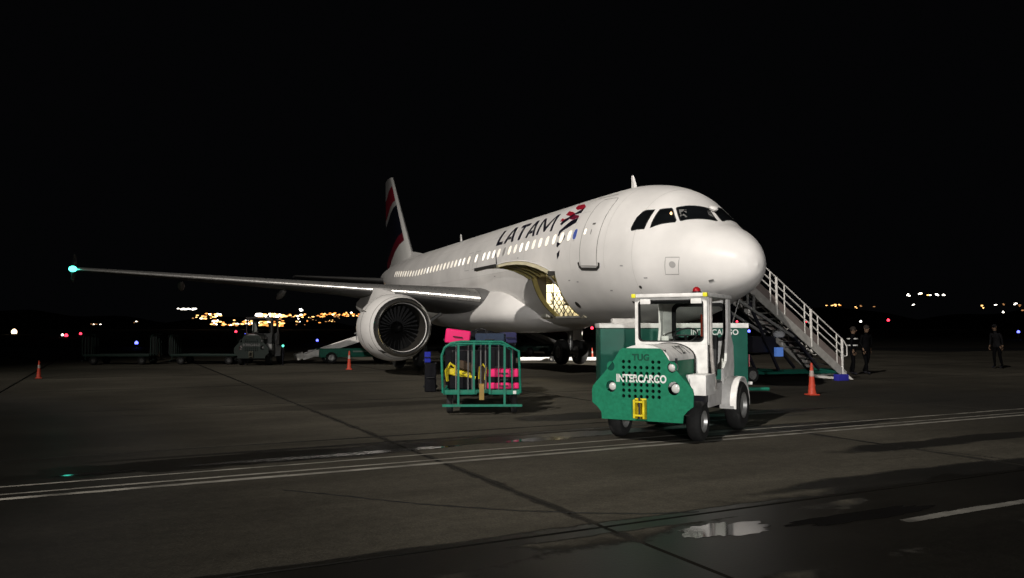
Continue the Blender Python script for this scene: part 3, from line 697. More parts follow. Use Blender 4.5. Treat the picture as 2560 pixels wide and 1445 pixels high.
# nose gear
g = G(); g.tube([(5.07, 0, .38), (4.95, 0, 1.9)], .09, 12); g.tube([(5.0, 0, 1.2), (6.0, 0, 1.85)], .05); g.tube([(5.07, -.3, .38), (5.07, .3, .38)], .05)
ng = g.build('nose_gear', steel, plane)
for dy in (-.25, .25): wheel_part(ng, (5.07, dy, .38), (0, 1, 0), .38, .22, .2)
for dy in (-.42, .42): G().box((5.0, dy, 1.55), (1.1, .03, .5)).build('gear_door', white, ng)
# tail
def slab_wing(st, name, m):
    rings = []
    for (p, c, t, ax) in st:
        ring = []
        for a, b in [(1, 0), (.75, .35), (.45, .85), (.2, .95), (.06, .62), (.012, .25), (0, 0)]: ring.append((a, b))
        pts = ring + [(a, -b) for a, b in reversed(ring[1:-1])]
        rings.append([(p[0] + a * c, p[1] + (b * t if ax == 'y' else 0), p[2] + (b * t if ax == 'z' else 0)) for a, b in pts])
    return G().loft(rings).build(name, m, plane)
def fin_mat():
    m = bpy.data.materials.new('shaded_fin_livery'); m.use_nodes = True; N = m.node_tree.nodes; L = m.node_tree.links; b = N['Principled BSDF']; b.inputs['Roughness'].default_value = .35
    tc = N.new('ShaderNodeTexCoord'); sp = N.new('ShaderNodeSeparateXYZ'); L.new(tc.outputs['Object'], sp.inputs[0])
    def mth(op, a, c):
        q = N.new('ShaderNodeMath'); q.operation = op
        for i, s_ in enumerate((a, c)):
            if isinstance(s_, (int, float)): q.inputs[i].default_value = s_
            else: L.new(s_, q.inputs[i])
        return q.outputs[0]
    # height measured along bands that fall towards the rear; the leading edge stays white
    hgt = mth('SUBTRACT', sp.outputs[2], mth('MULTIPLY', mth('SUBTRACT', sp.outputs[0], 33), -.32))
    f = mth('DIVIDE', mth('SUBTRACT', hgt, 5.0), 9.0)
    r = N.new('ShaderNodeValToRGB'); r.color_ramp.interpolation = 'CONSTANT'; e = r.color_ramp.elements
    e[0].position = 0; e[0].color = (.7, .69, .66, 1); e[1].position = .22; e[1].color = (.13, .008, .018, 1)  # bands darkened: grazing light on the fin face is in the colours
    for p, c in ((.30, (.006, .006, .012, 1)), (.585, (.35, .34, .33, 1)), (.635, (.22, .010, .022, 1)), (.79, (.38, .37, .36, 1))): q = e.new(p); q.color = c
    L.new(f, r.inputs[0])
    le = mth('SUBTRACT', sp.outputs[0], mth('ADD', 31.2, mth('MULTIPLY', mth('SUBTRACT', sp.outputs[2], 5.7), .88)))
    ms = mth('LESS_THAN', le, .22)
    mx = N.new('ShaderNodeMix'); mx.data_type = 'RGBA'; L.new(ms, mx.inputs['Factor']); L.new(r.outputs[0], mx.inputs['A']); mx.inputs['B'].default_value = (.7, .69, .66, 1)
    L.new(mx.outputs['Result'], b.inputs['Base Color']); return m
fin = slab_wing([((30.2, 0, 5.70), 7.6, .42, 'y'), ((31.3, 0, 5.95), 6.6, .40, 'y'), ((34.2, 0, 9.1), 4.2, .26, 'y'), ((36.55, 0, 11.76), 2.0, .15, 'y')], 'tail_fin', fin_mat())
G().loft([[(28.2, -.03, 5.8), (28.2, .03, 5.8), (28.2, 0, 5.86)], [(31.6, -.2, 5.75), (31.6, .2, 5.75), (31.6, 0, 6.35)]]).build('fin_fillet', white, plane)
for s in (1, -1):
    slab_wing([((33.6, s * .5, 4.65), 4.0, .2, 'z'), ((34.0, s * 1.0, 4.70), 3.7, .18, 'z'), ((37.0, s * 6.22, 5.02), 1.5, .08, 'z')], 'tailplane', grey_wing)

# ------------------------------------------------------------------ baggage tractor
def tug_builder(loc, rz, label):
    t = thing('baggage_tractor', label, 'tractor', loc, rz, None)
    # front plate: outline with real grille holes and lamp openings
    half = [(0, 1.35), (.27, 1.35), (.315, 1.325), (.41, 1.18), (.53, 1.03), (.74, .80), (.755, .74), (.75, .56), (.67, .50), (.61, .43), (.60, .33), (0, .33)]
    out = half[1:-1] + [(-a, b) for a, b in reversed(half[1:-1])]
    holes = []
    cols = [-.264 + .088 * k for k in range(7)]
    for r_, z in enumerate([1.158 - .0815 * q for q in range(7)]):
        for k, x in enumerate(cols):
            if r_ == 0 and 2 <= k <= 4: continue
            holes.append((x, z, .026))
    lampsxy = [(-.455, .80, .075), (.475, .80, .085), (-.46, 1.09, .06), (.455, 1.09, .068)]
    bm = bmesh.new()
    def loop(pts):
        vs = [bm.verts.new((a, -.70, b)) for a, b in pts]; return [bm.edges.new((vs[i], vs[(i + 1) % len(vs)])) for i in range(len(vs))]
    ed = loop(out)
    for x, z, r in holes: ed += loop([(x + r * cos(2 * pi * k / 10), z + r * sin(2 * pi * k / 10)) for k in range(10)])
    for x, z, r in lampsxy: ed += loop([(x + r * cos(2 * pi * k / 20), z + r * 1.12 * sin(2 * pi * k / 20)) for k in range(20)])
    bmesh.ops.triangle_fill(bm, use_beauty=True, use_dissolve=False, edges=ed)
    r = bmesh.ops.extrude_face_region(bm, geom=bm.faces[:])
    bmesh.ops.translate(bm, verts=[v for v in r['geom'] if isinstance(v, bmesh.types.BMVert)], vec=(0, .025, 0))
    bmesh.ops.recalc_face_normals(bm, faces=bm.faces)
    me = bpy.data.meshes.new('front_plate'); bm.to_mesh(me); bm.free(); me.materials.append(green); plate = obj('front_plate', me, t)
    G().box((0, -.60, .90), (.66, .02, .86)).build('grille_backing', dark, plate, smooth=False)
    # lamps set in the openings (two headlights, two upper lamps; the upper left one is empty)
    for i, (x, z, r_) in enumerate(lampsxy):
        if i == 2: continue
        sx = .03 if x > 0 and i == 1 else (.022 if i == 0 else .0)
        hl = G().lathe([(.0, -.02), (r_ * .5, -.014), (r_ * .72, 0), (r_ * .74, .02), (.0, .03)], (x + sx, -.695, z), (0, 1, 0), 18).build('headlight', tintm, plate)
        G().lathe([(r_ * .72, -.008), (r_ * .86, -.008), (r_ * .86, .08), (r_ * .72, .08)], (x + sx, -.68, z), (0, 1, 0), 18, closed=True).build('bezel', black if i < 2 else alu, hl)
    # lettering
    def letter(me, x, z, m, name, lab):
        for v in me.vertices: v.co = (x + v.co.x, -.7035 - v.co.z, z + v.co.y)
        me.materials.clear(); me.materials.append(m)
        o = obj(name, me, plate); o['label'] = lab; return o
    lt = letter(text_geo('INTERCARGO', .150, .0052, .0), 0, .872, refl, 'lettering', 'white lettering across the grille')
    xsr = [v.co.x for v in lt.data.vertices]; k_ = .745 / (max(xsr) - min(xsr))
    for v in lt.data.vertices: v.co.x = v.co.x * k_
    # the grille holes cut through the letters
    bm = bmesh.new(); bm.from_mesh(lt.data)
    hs = [(x, z, r_ * .66) for x, z, r_ in holes if .84 < z < 1.01]
    for x, z, r_ in hs:
        for k in range(8):
            nx, nz = cos(pi * k / 4), sin(pi * k / 4)
            near = [f for f in bm.faces if any(abs(v.co.x - x) < .09 for v in f.verts)]
            geo = set(near); [geo.update(f.edges) for f in near]; [geo.update(f.verts) for f in near]
            bmesh.ops.bisect_plane(bm, geom=list(geo), plane_co=(x + nx * r_, -.7, z + nz * r_), plane_no=(nx, 0, nz))
    dead = [f for f in bm.faces if any((f.calc_center_median().x - x) ** 2 + (f.calc_center_median().z - z) ** 2 < r_ * r_ for x, z, r_ in hs)]
    bmesh.ops.delete(bm, geom=dead, context='FACES'); bm.to_mesh(lt.data); bm.free()
    letter(text_geo('TUG', .125, .004, .002), 0, 1.18, mat('dark_green_print', (.006, .06, .035), .5), 'lettering', 'dark lettering above the grille')
    # tow hitch, yellow
    hg = G(); hg.box((-.075, -.745, .50), (.03, .09, .26)); hg.box((.065, -.745, .50), (.03, .09, .26)); hg.box((-.005, -.745, .60), (.14, .09, .025)); hg.box((-.005, -.745, .41), (.14, .09, .025)); hg.box((-.005, -.70, .50), (.17, .02, .29))
    hh = hg.build('tow_hitch', yellow, t, bevel=.005)
    G().tube([(-.005, -.76, .66), (-.005, -.76, .36)], .016, 8).build('hitch_pin', black, hh)
    # plate side returns and chassis
    fr = G()
    for s in (-1, 1):
        fr.add([(s * .55, -.69, 1.0), (s * .75, -.69, .74), (s * .745, -.69, .56), (s * .66, -.69, .50), (s * .60, -.42, .52), (s * .66, -.40, .75), (s * .56, -.42, .96)], [(0, 1, 5, 6), (1, 2, 5), (2, 3, 4, 5)])
    fr.add([(-.595, -.69, .335), (.595, -.69, .335), (.5, -.35, .36), (-.5, -.35, .36)], [(0, 1, 2, 3)])
    fr.build('plate_return', green, plate, smooth=False)
    ch = G(); ch.box((0, .75, .46), (.76, 2.85, .2)); ch.tube([(-.55, 0, .3), (.55, 0, .3)], .06); ch.tube([(-.6, 1.75, .39), (.6, 1.75, .39)], .07); ch.box((0, .6, .62), (1.15, .5, .22)); ch.box((0, 1.9, .62), (1.0, .8, .25))
    ch.build('chassis', black, t, bevel=.01)
    # hood: rounded top, white over green side panel
    hw = .40; rings = []
    for y in (-.62, .56):
        rings.append([(hw * .98 * cos(a) if abs(cos(a)) > 1e-3 else 0, y, 1.18 + .22 * sin(a)) for a in [pi * k / 14 for k in range(15)]])
    hood = G(); ring2 = [[(p[0], p[1], p[2]) for p in r] + [(r[-1][0], r[0][1], 1.17), (r[0][0], r[0][1], 1.17)] for r in rings]
    hd = hood.loft(ring2).build('hood', white2, t)
    G().box((0, -.03, 1.02), (hw * 1.92, 1.16, .30)).build('hood_side', green, hd, bevel=.02)
    G().tube([(hw + .004, .545, .9), (hw + .004, .545, 1.18)] + [((hw + .004) * cos(a), .545, 1.18 + .226 * sin(a)) for a in [pi * k / 14 for k in range(1, 14)]] + [(-hw - .004, .545, 1.18), (-hw - .004, .545, .9)], .011, 6).build('hood_seal', rubber, hd)
    me = text_geo('1271', .27, .005, .0)
    for v in me.vertices:
        a = R(20) + v.co.y / .31; v.co = ((hw * .98 + .014) * cos(a), .16 + v.co.x, 1.18 + .236 * sin(a))
    # keep the figures readable from the side: baseline towards the edge of the hood
    for v in me.vertices: pass
    me.materials.clear(); me.materials.append(mat('grey_figures', (.012, .012, .012), .6)); o = obj('lettering', me, hd); o['label'] = 'number painted on the hood'
    G().box((hw + .006, -.36, 1.16), (.012, .07, .09)).build('hood_latch', black, hd)
    # front fenders / body of the cab
    cb = G()
    cb.box((0, .62, 1.165), (1.16, .06, .46))                 # front wall under the windscreen
    cb.box((0, .62, .82), (.9, .05, .26))
    cab = cb.build('cab', white2, t, bevel=.012)
    for s in (-1, 1):
        g = G(); x0_, x1_ = (.40, .70) if s > 0 else (-.70, -.40)
        g.box(((x0_ + x1_) / 2, .33, .80), (.30, .50, .30)); g.build('fender', white2, t, bevel=.012)
    # windscreen frame
    wf = G()
    o_ = [(-.575, 1.36), (.575, 1.36), (.565, 2.10), (-.565, 2.10)]
    def rrect(x0_, x1_, z0, z1, r_, n=5):
        pts = []
        for cx, cz, a0 in ((x1_ - r_, z0 + r_, -90), (x1_ - r_, z1 - r_, 0), (x0_ + r_, z1 - r_, 90), (x0_ + r_, z0 + r_, 180)):
            pts += [(cx + r_ * cos(R(a0 + 90 * k / n)), cz + r_ * sin(R(a0 + 90 * k / n))) for k in range(n + 1)]
        return pts
    def frame(par, name, m, outer, inner, y0, y1):
        g = G(); n = len(outer); fr_ = lambda P, y: [(a, y, b) for a, b in P]
        g.loft([fr_(outer, y0), fr_(outer, y1), fr_(inner, y1), fr_(inner, y0)], caps=False, closed=True); return g.build(name, m, par)
    ws = frame(cab, 'windscreen_frame', white2, rrect(-.58, .58, 1.38, 2.12, .03), rrect(-.525, .525, 1.425, 2.075, .07), .59, .64)
    frame(cab, 'windscreen_seal', rubber, rrect(-.527, .527, 1.423, 2.077, .07), rrect(-.508, .508, 1.442, 2.058, .06), .584, .646)
    p = rrect(-.515, .515, 1.435, 2.065, .065); G().add([(a, .612, b) for a, b in p], [tuple(range(len(p)))]).build('windscreen', glass, cab, smooth=False)
    # wiper motor boxes / sun visor
    for x in (-.40, .42): G().box((x, .575, 2.055), (.17, .03, .085)).build('lamp_box', white2, cab, bevel=.008)
    G().box((0, .72, 2.05), (1.06, .16, .06)).build('sun_visor', dark, cab, bevel=.01)
    # rear wall of the cab with its window
    frame(cab, 'rear_frame', white2, rrect(-.58, .58, .95, 2.12, .03), rrect(-.36, .50, 1.46, 2.02, .09), 1.86, 1.90)
    frame(cab, 'rear_seal', rubber, rrect(-.40, .54, 1.42, 2.06, .11), rrect(-.34, .48, 1.48, 2.0, .08), 1.852, 1.908)
    p = rrect(-.35, .49, 1.47, 2.01, .085); G().add([(a, 1.88, b) for a, b in p], [tuple(range(len(p)))]).build('rear_window', glass, cab, smooth=False)
    # roof with light caps
    rf = G().box((0, 1.23, 2.145), (1.22, 1.42, .06)).build('roof', white2, t, bevel=.015)
    for x in (-.575, .575): G().box((x, .535, 2.145), (.07, .07, .065)).build('marker_light', mat('yellow_marker_lens', (.70, .66, .04), .3), rf, bevel=.012)
    bc = G().lathe([(.0, .0), (.075, .0), (.075, .03), (.0, .03)], (.36, .80, 2.175), n=18).build('beacon', black, rf)
    G().lathe([(.062, 0), (.062, .02), (.048, .055), (.02, .074), (.0, .076)], (.36, .80, 2.205), n=18).build('beacon_lens', redlens, bc)
    # posts
    for s in (-1, 1):
        pb = G(); pb.bar((s * .565, .66, 1.38), (s * .565, .66, 2.12), .05, .05, (0, 1, 0)); pb.build('door_post', white2, cab)
        pp = G(); pp.prism([(1.42, .74), (2.06, .74), (2.10, 1.0), (2.06, 1.34), (1.90, 1.56), (1.90, 2.11), (1.74, 2.11), (1.74, 1.60), (1.70, 1.46), (1.62, 1.1), (1.44, .98)], lambda a, b, d: (d, a, b), s * .555, s * .595)
        pp.build('rear_post', white2, cab, smooth=False)
        # rear fender over the wheel
        rf_ = G(); rg = []
        for k in range(13):
            a = R(-5 + 190 * k / 12); q = (1.75 + .455 * cos(a), .40 + .455 * sin(a)); q2 = (1.75 + .425 * cos(a), .40 + .425 * sin(a))
            rg.append([(s * .56, q[0], q[1]), (s * .82, q[0], q[1]), (s * .82, q2[0], q2[1]), (s * .56, q2[0], q2[1])])
        rf_.loft(rg).build('rear_fender', white2, t)
        G().box((s * .575, .98, .60), (.03, .72, .34)).build('side_step', mat('grey_side_panel', (.40, .39, .38), .5, dirt=.2), t, bevel=.008)
        wheel_part(t, (s * .60, 0, .29), (1, 0, 0), .29, .20, .15, hub=alu)
        wheel_part(t, (s * .72, 1.75, .39), (1, 0, 0), .39, .24, .2, hub=alu)
    # inside: seat, wheel, levers, pillar clutter
    st = G(); st.box((.18, 1.45, .92), (.5, .5, .16)); st.box((.18, 1.70, 1.22), (.5, .12, .60), Matrix.Rotation(-.12, 3, 'X')); st.build('seat', seatv, t, bevel=.04)
    sw = G(); c_ = Vector((.10, 1.02, 1.52)); ax_ = Vector((0, -.75, 1)).normalized(); q_ = Vector((1, 0, 0)); t_ = ax_.cross(q_)
    sw.tube([c_ + (q_ * cos(2 * pi * k / 24) + t_ * sin(2 * pi * k / 24)) * .19 for k in range(24)], .014, 8, True)
    sw.tube([c_ - q_ * .19, c_ + q_ * .19], .011); sw.tube([c_, c_ - ax_ * .55], .025); sw.build('steering_wheel', blackp, t)
    G().box((0, .76, 1.36), (1.08, .22, .14)).build('dashboard', blackp, cab, bevel=.02)
    ot = G().tube([(.25, 1.5, 1.50), (.255, 1.5, 1.86)], .045, 14).build('extinguisher', mat('orange_red_paint', (.50, .06, .03), .4), t)
    G().box((-.12, .70, 1.46), (.12, .04, .10)).build('control_box', white2, cab, bevel=.008)
    G().tube([(.60, .70, 2.1), (.60, .70, 1.42), (.62, .74, 1.0), (.64, .80, .70)], .030, 8).build('curtain', mat('rolled_clear_curtain', (.30, .28, .26), .35, var=.3, scale=14), cab)
    G().tube([(.57, .78, 2.1), (.575, .78, 1.5), (.60, .80, .95)], .022, 8).build('curtain', MATS['rolled_clear_curtain'], cab)
    G().box((0, 1.25, .76), (1.14, 1.1, .05)).build('floor_panel', black, cab)
    G().box((0, 2.35, .45), (.3, .5, .08)).build('rear_hitch', alu, t, bevel=.01)
    return t
tug = tug_builder((2.17, 11.79, 0), R(-30), 'green and white baggage tractor with red beacon, parked nearest the camera')
tug['group'] = 'baggage tractors'

# ------------------------------------------------------------------ baggage carts
def cart_builder(loc, rz, label):
    t = thing('baggage_cart', label, 'cart', loc, rz, 'baggage carts')
    bed = G(); bed.box((0, 1.55, .44), (1.46, 2.95, .06)); bed.box((-.4, 0.03, .43), (.62, .03, .085)); bed.box((.42, 0.03, .43), (.58, .03, .085)); bed.box((-.705, 1.55, .43), (.04, 2.95, .1)); bed.box((.705, 1.55, .43), (.04, 2.95, .1))
    bd = bed.build('bed', green2, t, bevel=.006)
    def rack(y, nm='end_rack'):
        g = G(); out = [(-.73, .42), (-.755, 1.12), (-.70, 1.27), (-.58, 1.355), (-.40, 1.385), (.38, 1.38), (.70, 1.20), (.73, .42)]
        g.tube([(a, y, b) for a, b in out], .024, 8); g.tube([(-.68, y, 1.29), (-.56, y, 1.335), (-.4, y, 1.345), (.36, y, 1.34), (.5, y, 1.28)], .02, 8)
        rk = g.build(nm, green2, t)
        for x in (-.44, -.15, .15, .43):
            lowz = .19 if x in (-.44, .43) else .40
            G().bar((x, y, lowz), (x, y, 1.37), .04, .03, (0, 1, 0)).build('rack_bar', green2, rk)
        for x, zt in ((-.53, 1.33), (-.30, 1.36), (-.22, 1.36), (-.06, 1.36), (.03, 1.36), (.28, 1.36), (.54, 1.25)):
            G().tube([(x + .04, y + .13, .46), (x + .04, y + .13, zt)], .013, 6).build('rack_rod', mat('dull_grey_rod', (.12, .12, .12), .5), rk)
        g = G(); g.tube([(.20, y + .13, 1.35), (.34, y + .13, 1.34), (.56, y + .13, 1.22), (.58, y + .13, .45)], .016, 6); g.tube([(-.6, y + .13, 1.30), (.3, y + .13, 1.36)], .014, 6); g.build('rack_brace', green2, rk)
        g = G(); g.bar((-.74, y, .185), (.76, y, .185), .05, .045, (0, 0, 1)); g.build('bumper_bar', green2, rk)
    rack(0); rack(3.05)
    tb = G(); tb.tube([(0, .2, .38), (0, -.12, .42)], .035); tb.box((0, -.1, .45), (.09, .05, .3)); tb.build('tow_bar', mat('worn_yellow_brown_paint', (.28, .18, .04), .5, dirt=.3), t)
    for x in (-.62, .62):
        for y in (.45, 2.6): wheel_part(t, (x, y, .19), (1, 0, 0), .19, .12, .1)
    G().box((.62, .005, .43), (.06, .01, .06)).build('reflector', refl, t)
    return t
CR = R(1.7); cart0 = (-.57, 14.93)
cart = cart_builder((*cart0, 0), CR, 'green railed baggage cart carrying pink suitcase and yellow backpack')
def cl(x, y, z, base=cart0, r=CR): return (base[0] + x * cos(r) - y * sin(r), base[1] + x * sin(r) + y * cos(r), z)
c2 = (cart0[0] - sin(CR) * 3.9, cart0[1] + cos(CR) * 3.9)
cart2 = dup(cart, (*c2, 0), CR + .03, 'green railed baggage cart hitched behind the loaded one')
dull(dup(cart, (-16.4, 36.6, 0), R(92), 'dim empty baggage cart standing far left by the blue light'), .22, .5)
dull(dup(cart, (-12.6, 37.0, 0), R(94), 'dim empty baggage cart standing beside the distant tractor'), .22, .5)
# ------------------------------------------------------------------ luggage
def suitcase(label, size, m, loc, rot, group='bags on the carts'):
    t = thing('suitcase', label, 'suitcase', loc, rot=rot, group=group); a, b, c = size     # origin at the centre of its underside
    G().box((0, 0, c / 2), size).build('shell', m, t, bevel=min(size) * .16, seg=3)
    g = G(); g.box((0, 0, c / 2), (a * 1.012, .012, c * 1.012)); g.build('zip', blackp, t, bevel=.002)
    G().tube([(-.09, -b / 2, c * .5), (-.09, -b / 2 - .03, c * .5), (.09, -b / 2 - .03, c * .5), (.09, -b / 2, c * .5)], .012, 6).build('handle', blackp, t)
    for sx in (-1, 1):
        for sy in (-1, 1): G().sphere((sx * (a / 2 + .012), sy * b * .3, c * .18), .026, 8, 6).build('wheel', rubber, t)
    return t
def duffel(label, L_, r, m, loc, rot, m2=None):
    t = thing('duffel_bag', label, 'bag', loc, rot=rot, group='bags on the carts')
    G().lathe([(0, -L_ / 2), (r * .8, -L_ / 2 + .01), (r, -L_ / 2 + .08), (r * 1.03, 0), (r, L_ / 2 - .08), (r * .8, L_ / 2 - .01), (0, L_ / 2)], (0, 0, r * .85), (1, 0, 0), 18).build('body', m, t)
    for s in (-1, 1):
        G().tube([(s * L_ * .2, -r * .9, r * 1.3), (s * L_ * .16, -r * .4, r * 1.95), (0, 0, r * 2.1), (-s * L_ * .16, r * .4, r * 1.95), (-s * L_ * .2, r * .9, r * 1.3)], .012, 6).build('strap', m2 or blackp, t)
    G().lathe([(r * 1.04, -.02), (r * 1.045, .02)], (L_ * .2, 0, r * .85), (1, 0, 0), 18).build('band', m2 or blackp, t)
    return t
z0 = .472
suitcase('flat pink suitcase lying lowest behind the front bars of the cart', (.62, .42, .115), pink, cl(.40, .38, z0 + .012), (0, 0, CR + .02))
G_ = None
suitcase('flat black case sandwiched between the two pink suitcases', (.60, .40, .10), darkf, cl(.405, .385, z0 + .13), (0, 0, CR))
suitcase('second pink suitcase stacked over the black case behind the cart bars', (.60, .40, .15), pink, cl(.41, .38, z0 + .233), (0, 0, CR - .05))
t = thing('backpack', 'yellow and black backpack lying behind the left cart bars', 'backpack', cl(-.38, .36, z0), CR, 'bags on the carts')
G().box((0, 0, .13), (.56, .38, .26)).build('body', darkf, t, bevel=.06, seg=3)
g = G(); g.box((-.05, -.05, .30), (.46, .26, .13), Matrix.Rotation(.25, 3, 'Y')); g.build('lid', yellow, t, bevel=.045, seg=3)
g = G(); g.tube([(-.27, -.17, .16), (-.30, -.20, .36), (-.22, -.18, .50), (-.12, -.17, .42), (-.15, -.16, .30)], .030, 8); g.build('shoulder_strap', yellow, t)
g = G(); g.tube([(-.1, -.2, .33), (.1, -.205, .26), (.26, -.2, .22)], .028, 8); g.build('shoulder_strap', yellow, t)
G().box((.08, -.06, .44), (.36, .22, .16), Matrix.Rotation(.3, 3, 'Y')).build('top_pocket', brownf, t, bevel=.05, seg=3)
t = thing('holdall', 'brown holdall with yellow strap standing at middle of cart', 'bag', cl(.02, .42, z0), CR, 'bags on the carts')
G().box((0, 0, .22), (.20, .40, .44)).build('body', brownf, t, bevel=.06, seg=3)
G().tube([(-.07, -.2, .2), (-.06, -.235, .42), (0, -.24, .48), (.06, -.235, .40), (.04, -.2, .18)], .018, 8).build('strap', yellow, t)
suitcase('large black suitcase standing in the middle of the cart bed', (.60, .36, .72), darkf, cl(-.30, .95, z0), (0, 0, CR + .05))
suitcase('tall charcoal suitcase standing near the right rail of the cart', (.50, .34, .78), darkf, cl(.36, 1.0, z0), (0, 0, CR - .04))
suitcase('black suitcase carrying the tilted pink one on the pile', (.62, .42, .82), darkf, cl(-.46, 1.55, z0), (0, 0, CR + .02))
suitcase('bright pink suitcase tilted on top of the luggage pile', (.52, .36, .30), pink, cl(-.53, 1.55, z0 + .838), (0, R(7), CR + .02))
duffel('black duffel bag slumped behind the pink suitcase on the pile', .62, .17, darkf, cl(-.05, 2.05, z0 + .80), (0, 0, CR + .2))
suitcase('black trunk under the duffel at the back of the cart', (.7, .5, .80), darkf, cl(-.08, 2.1, z0), (0, 0, CR))
suitcase('slate blue soft suitcase lying at right of the pile top', (.62, .44, .26), blue, cl(.17, 1.75, z0 + .80), (0, 0, CR - .1))
suitcase('grey suitcase under the slate blue one on the cart', (.6, .44, .79), darkf, cl(.20, 1.75, z0), (0, 0, CR))
suitcase('blue purple bag at far right of the pile top', (.30, .36, .24), mat('purple_blue_fabric', (.03, .03, .085), .8), cl(.55, 2.35, z0 + .84), (0, 0, CR + .3))
suitcase('dark suitcase holding up the blue purple bag', (.36, .44, .83), darkf, cl(.54, 2.35, z0), (0, 0, CR))
# on the hitched cart
for k, (x, y, s_, m, lab) in enumerate([(-.45, .5, (.5, .4, .95), darkf, 'black suitcase at front left of the hitched cart'), (.1, .5, (.5, .4, .85), darkf, 'charcoal suitcase at front middle of the hitched cart'),
        (.52, .6, (.36, .5, .9), brownf, 'brown suitcase at the right rail of the hitched cart'), (-.4, 1.2, (.6, .5, 1.1), darkf, 'tall black suitcase in second row of the hitched cart'), (.25, 1.2, (.6, .5, 1.0), blue, 'slate suitcase in second row of the hitched cart')]):
    suitcase(lab, s_, m, cl(x, y, z0, c2), (0, 0, CR + .05 * (k % 3 - 1)))
# bag on ground left of the carts
suitcase('black suitcase lying under the royal blue bag left of the carts', (.30, .4, .74), darkf, (-2.12, 20.6, .0), (0, 0, .1), 'bags waiting on the apron')
suitcase('royal blue bag perched on a black suitcase left of the carts', (.16, .2, .28), blue2, (-2.20, 20.6, .752), (0, 0, .2), 'bags waiting on the apron')

# ------------------------------------------------------------------ closed green cart behind the tractor
t = thing('cargo_trailer', 'green box trailer with white top rim behind the tractor', 'trailer', (3.48, 17.6, 0), R(-2.5))
G().box((0, 0, .99), (3.12, 1.5, 1.30)).build('body', green3, t, bevel=.02)
G().box((0, 0, 1.695), (3.16, 1.54, .105)).build('top_rim', white2, t, bevel=.012)
G().box((-1.02, -.2, 1.80), (.5, .5, .10)).build('vent_box', white2, t, bevel=.01)
g = G(); g.box((0, 0, .29), (3.0, 1.2, .10)); g.tube([(1.5, 0, .3), (2.2, 0, .3)], .04); b_ = g.build('chassis', green2, t, bevel=.006)
G().box((1.62, -.5, .47), (.10, .3, .06)).build('step', white2, t, bevel=.006)
for x in (-1.2, 1.2):
    for y in (-.6, .6): wheel_part(t, (x, y, .24), (0, 1, 0), .24, .16, .12)
for x in (-1.05, 0, 1.05): G().box((x, -.752, 1.0), (.03, .02, 1.24)).build('panel_rib', green3, t)
me = text_geo('INTERCARGO', .165, .003, .002)
xsr = [v.co.x for v in me.vertices]; k_ = 1.0 / (max(xsr) - min(xsr))
for v in me.vertices: v.co = (.86 + v.co.x * k_, -.7655 - v.co.z, 1.50 + v.co.y)
me.materials.clear(); me.materials.append(mat('pale_print', (.62, .64, .62), .5)); o = obj('lettering', me, t); o['label'] = 'white company lettering near the right end'
tl_ = G().box((1.61, -.6, .95), (.02, .10, .26)).build('tail_lamp', mat('pink_red_reflector', (.5, .12, .14), .4), t, bevel=.006)

# ------------------------------------------------------------------ passenger stairs
SA = atan2(.3805, .9248)
st = thing('passenger_stairs', 'mobile passenger stairs with pale handrails behind the aircraft nose', 'stairs', (5.22, 23.73, 0), SA)
T0, Z0_, T1, Z1_ = 1.35, 3.30, 5.55, .22
zt = lambda a: Z0_ + (Z1_ - Z0_) * (a - T0) / (T1 - T0)
G().box((.75, 0, 3.22), (1.3, 1.5, .14)).build('platform', steel, st, bevel=.01)
NS = 17
tread_me = G().box((0, 0, 0), (.27, 1.24, .035)).mesh('tread', alu, bevel=.004)
for k in range(NS):
    a = T0 + (k + .5) * (T1 - T0) / NS; obj('tread', tread_me, st, (a, 0, zt(a)))
for y in (-.66, .66):
    sg = G(); sg.bar((T0 - .15, y, zt(T0 - .15) - .06), (T1, y, zt(T1) - .06), .05, .24, (0, 0, 1)); s_ = sg.build('stringer', mat('pale_stringer', (.30, .29, .27), .5, dirt=.2), st)
    rl = G()
    for dz in (1.02, .78, .54): rl.tube([(.2, y, 3.30 + dz), (T0, y, Z0_ + dz), (T1 - .05, y, zt(T1 - .05) + dz)], .021, 8)
    rl.tube([(T1 - .05, y, zt(T1 - .05) + 1.02), (T1 + .10, y, zt(T1) + .85), (T1 + .10, y, zt(T1) + .55), (T1 - .05, y, zt(T1 - .05) + .5)], .02, 8)
    rl.build('handrail', rail_paint, st)
    G().bar((T0, y, zt(T0) + .22), (T1 - .1, y, zt(T1 - .1) + .22), .012, .24, (0, 0, 1)).build('kick_panel', mat('dull_kick_panel', (.15, .125, .115), .5), st)
    for a, w_ in ((.25, .03), (T0 + .05, .055), (T0 + .32, .035), (T0 + 1.28, .035), (T0 + 1.52, .06), (T0 + 1.82, .03), (T0 + 2.60, .03), (T0 + 2.85, .06), (T0 + 3.12, .03), (T0 + 3.88, .03), (T0 + 4.10, .06)):
        zb = zt(a) - .14 if a > T0 else 3.2
        G().tube([(a, y, zb), (a, y, (zt(a) if a > T0 else 3.3) + 1.03)], w_ * .68, 8).build('rail_post', rail_paint, st)
    ug = G()
    for a in (T0 + .15, T0 + .42, T0 + .65): ug.bar((a, y, zt(a) - .15), (a, y, zt(a) - .62), .05, .05)
    ug.bar((T0 + .1, y * .9, 2.5), (T0 + 2.2, y * .9, zt(T0 + 2.2) - .3), .06, .08); ug.build('support_bracket', steel, st)
cg = G()
for y in (-.6, .6): cg.bar((-.3, y, .30), (T1 - .1, y, .26), .06, .07)
for a in (0, 1.6, 3.2, 5.2): cg.bar((a, -.6, .32), (a, .6, .32), .08, .08)
cg.build('chassis', green3, st)
lg = G()
for y in (-.55, .55):
    lg.bar((3.0, y, .35), (1.6, y, 3.0), .07, .07); lg.bar((4.6, y, .35), (3.4, y, zt(3.4) - .2), .07, .07)
lg.build('support_leg', black, st)
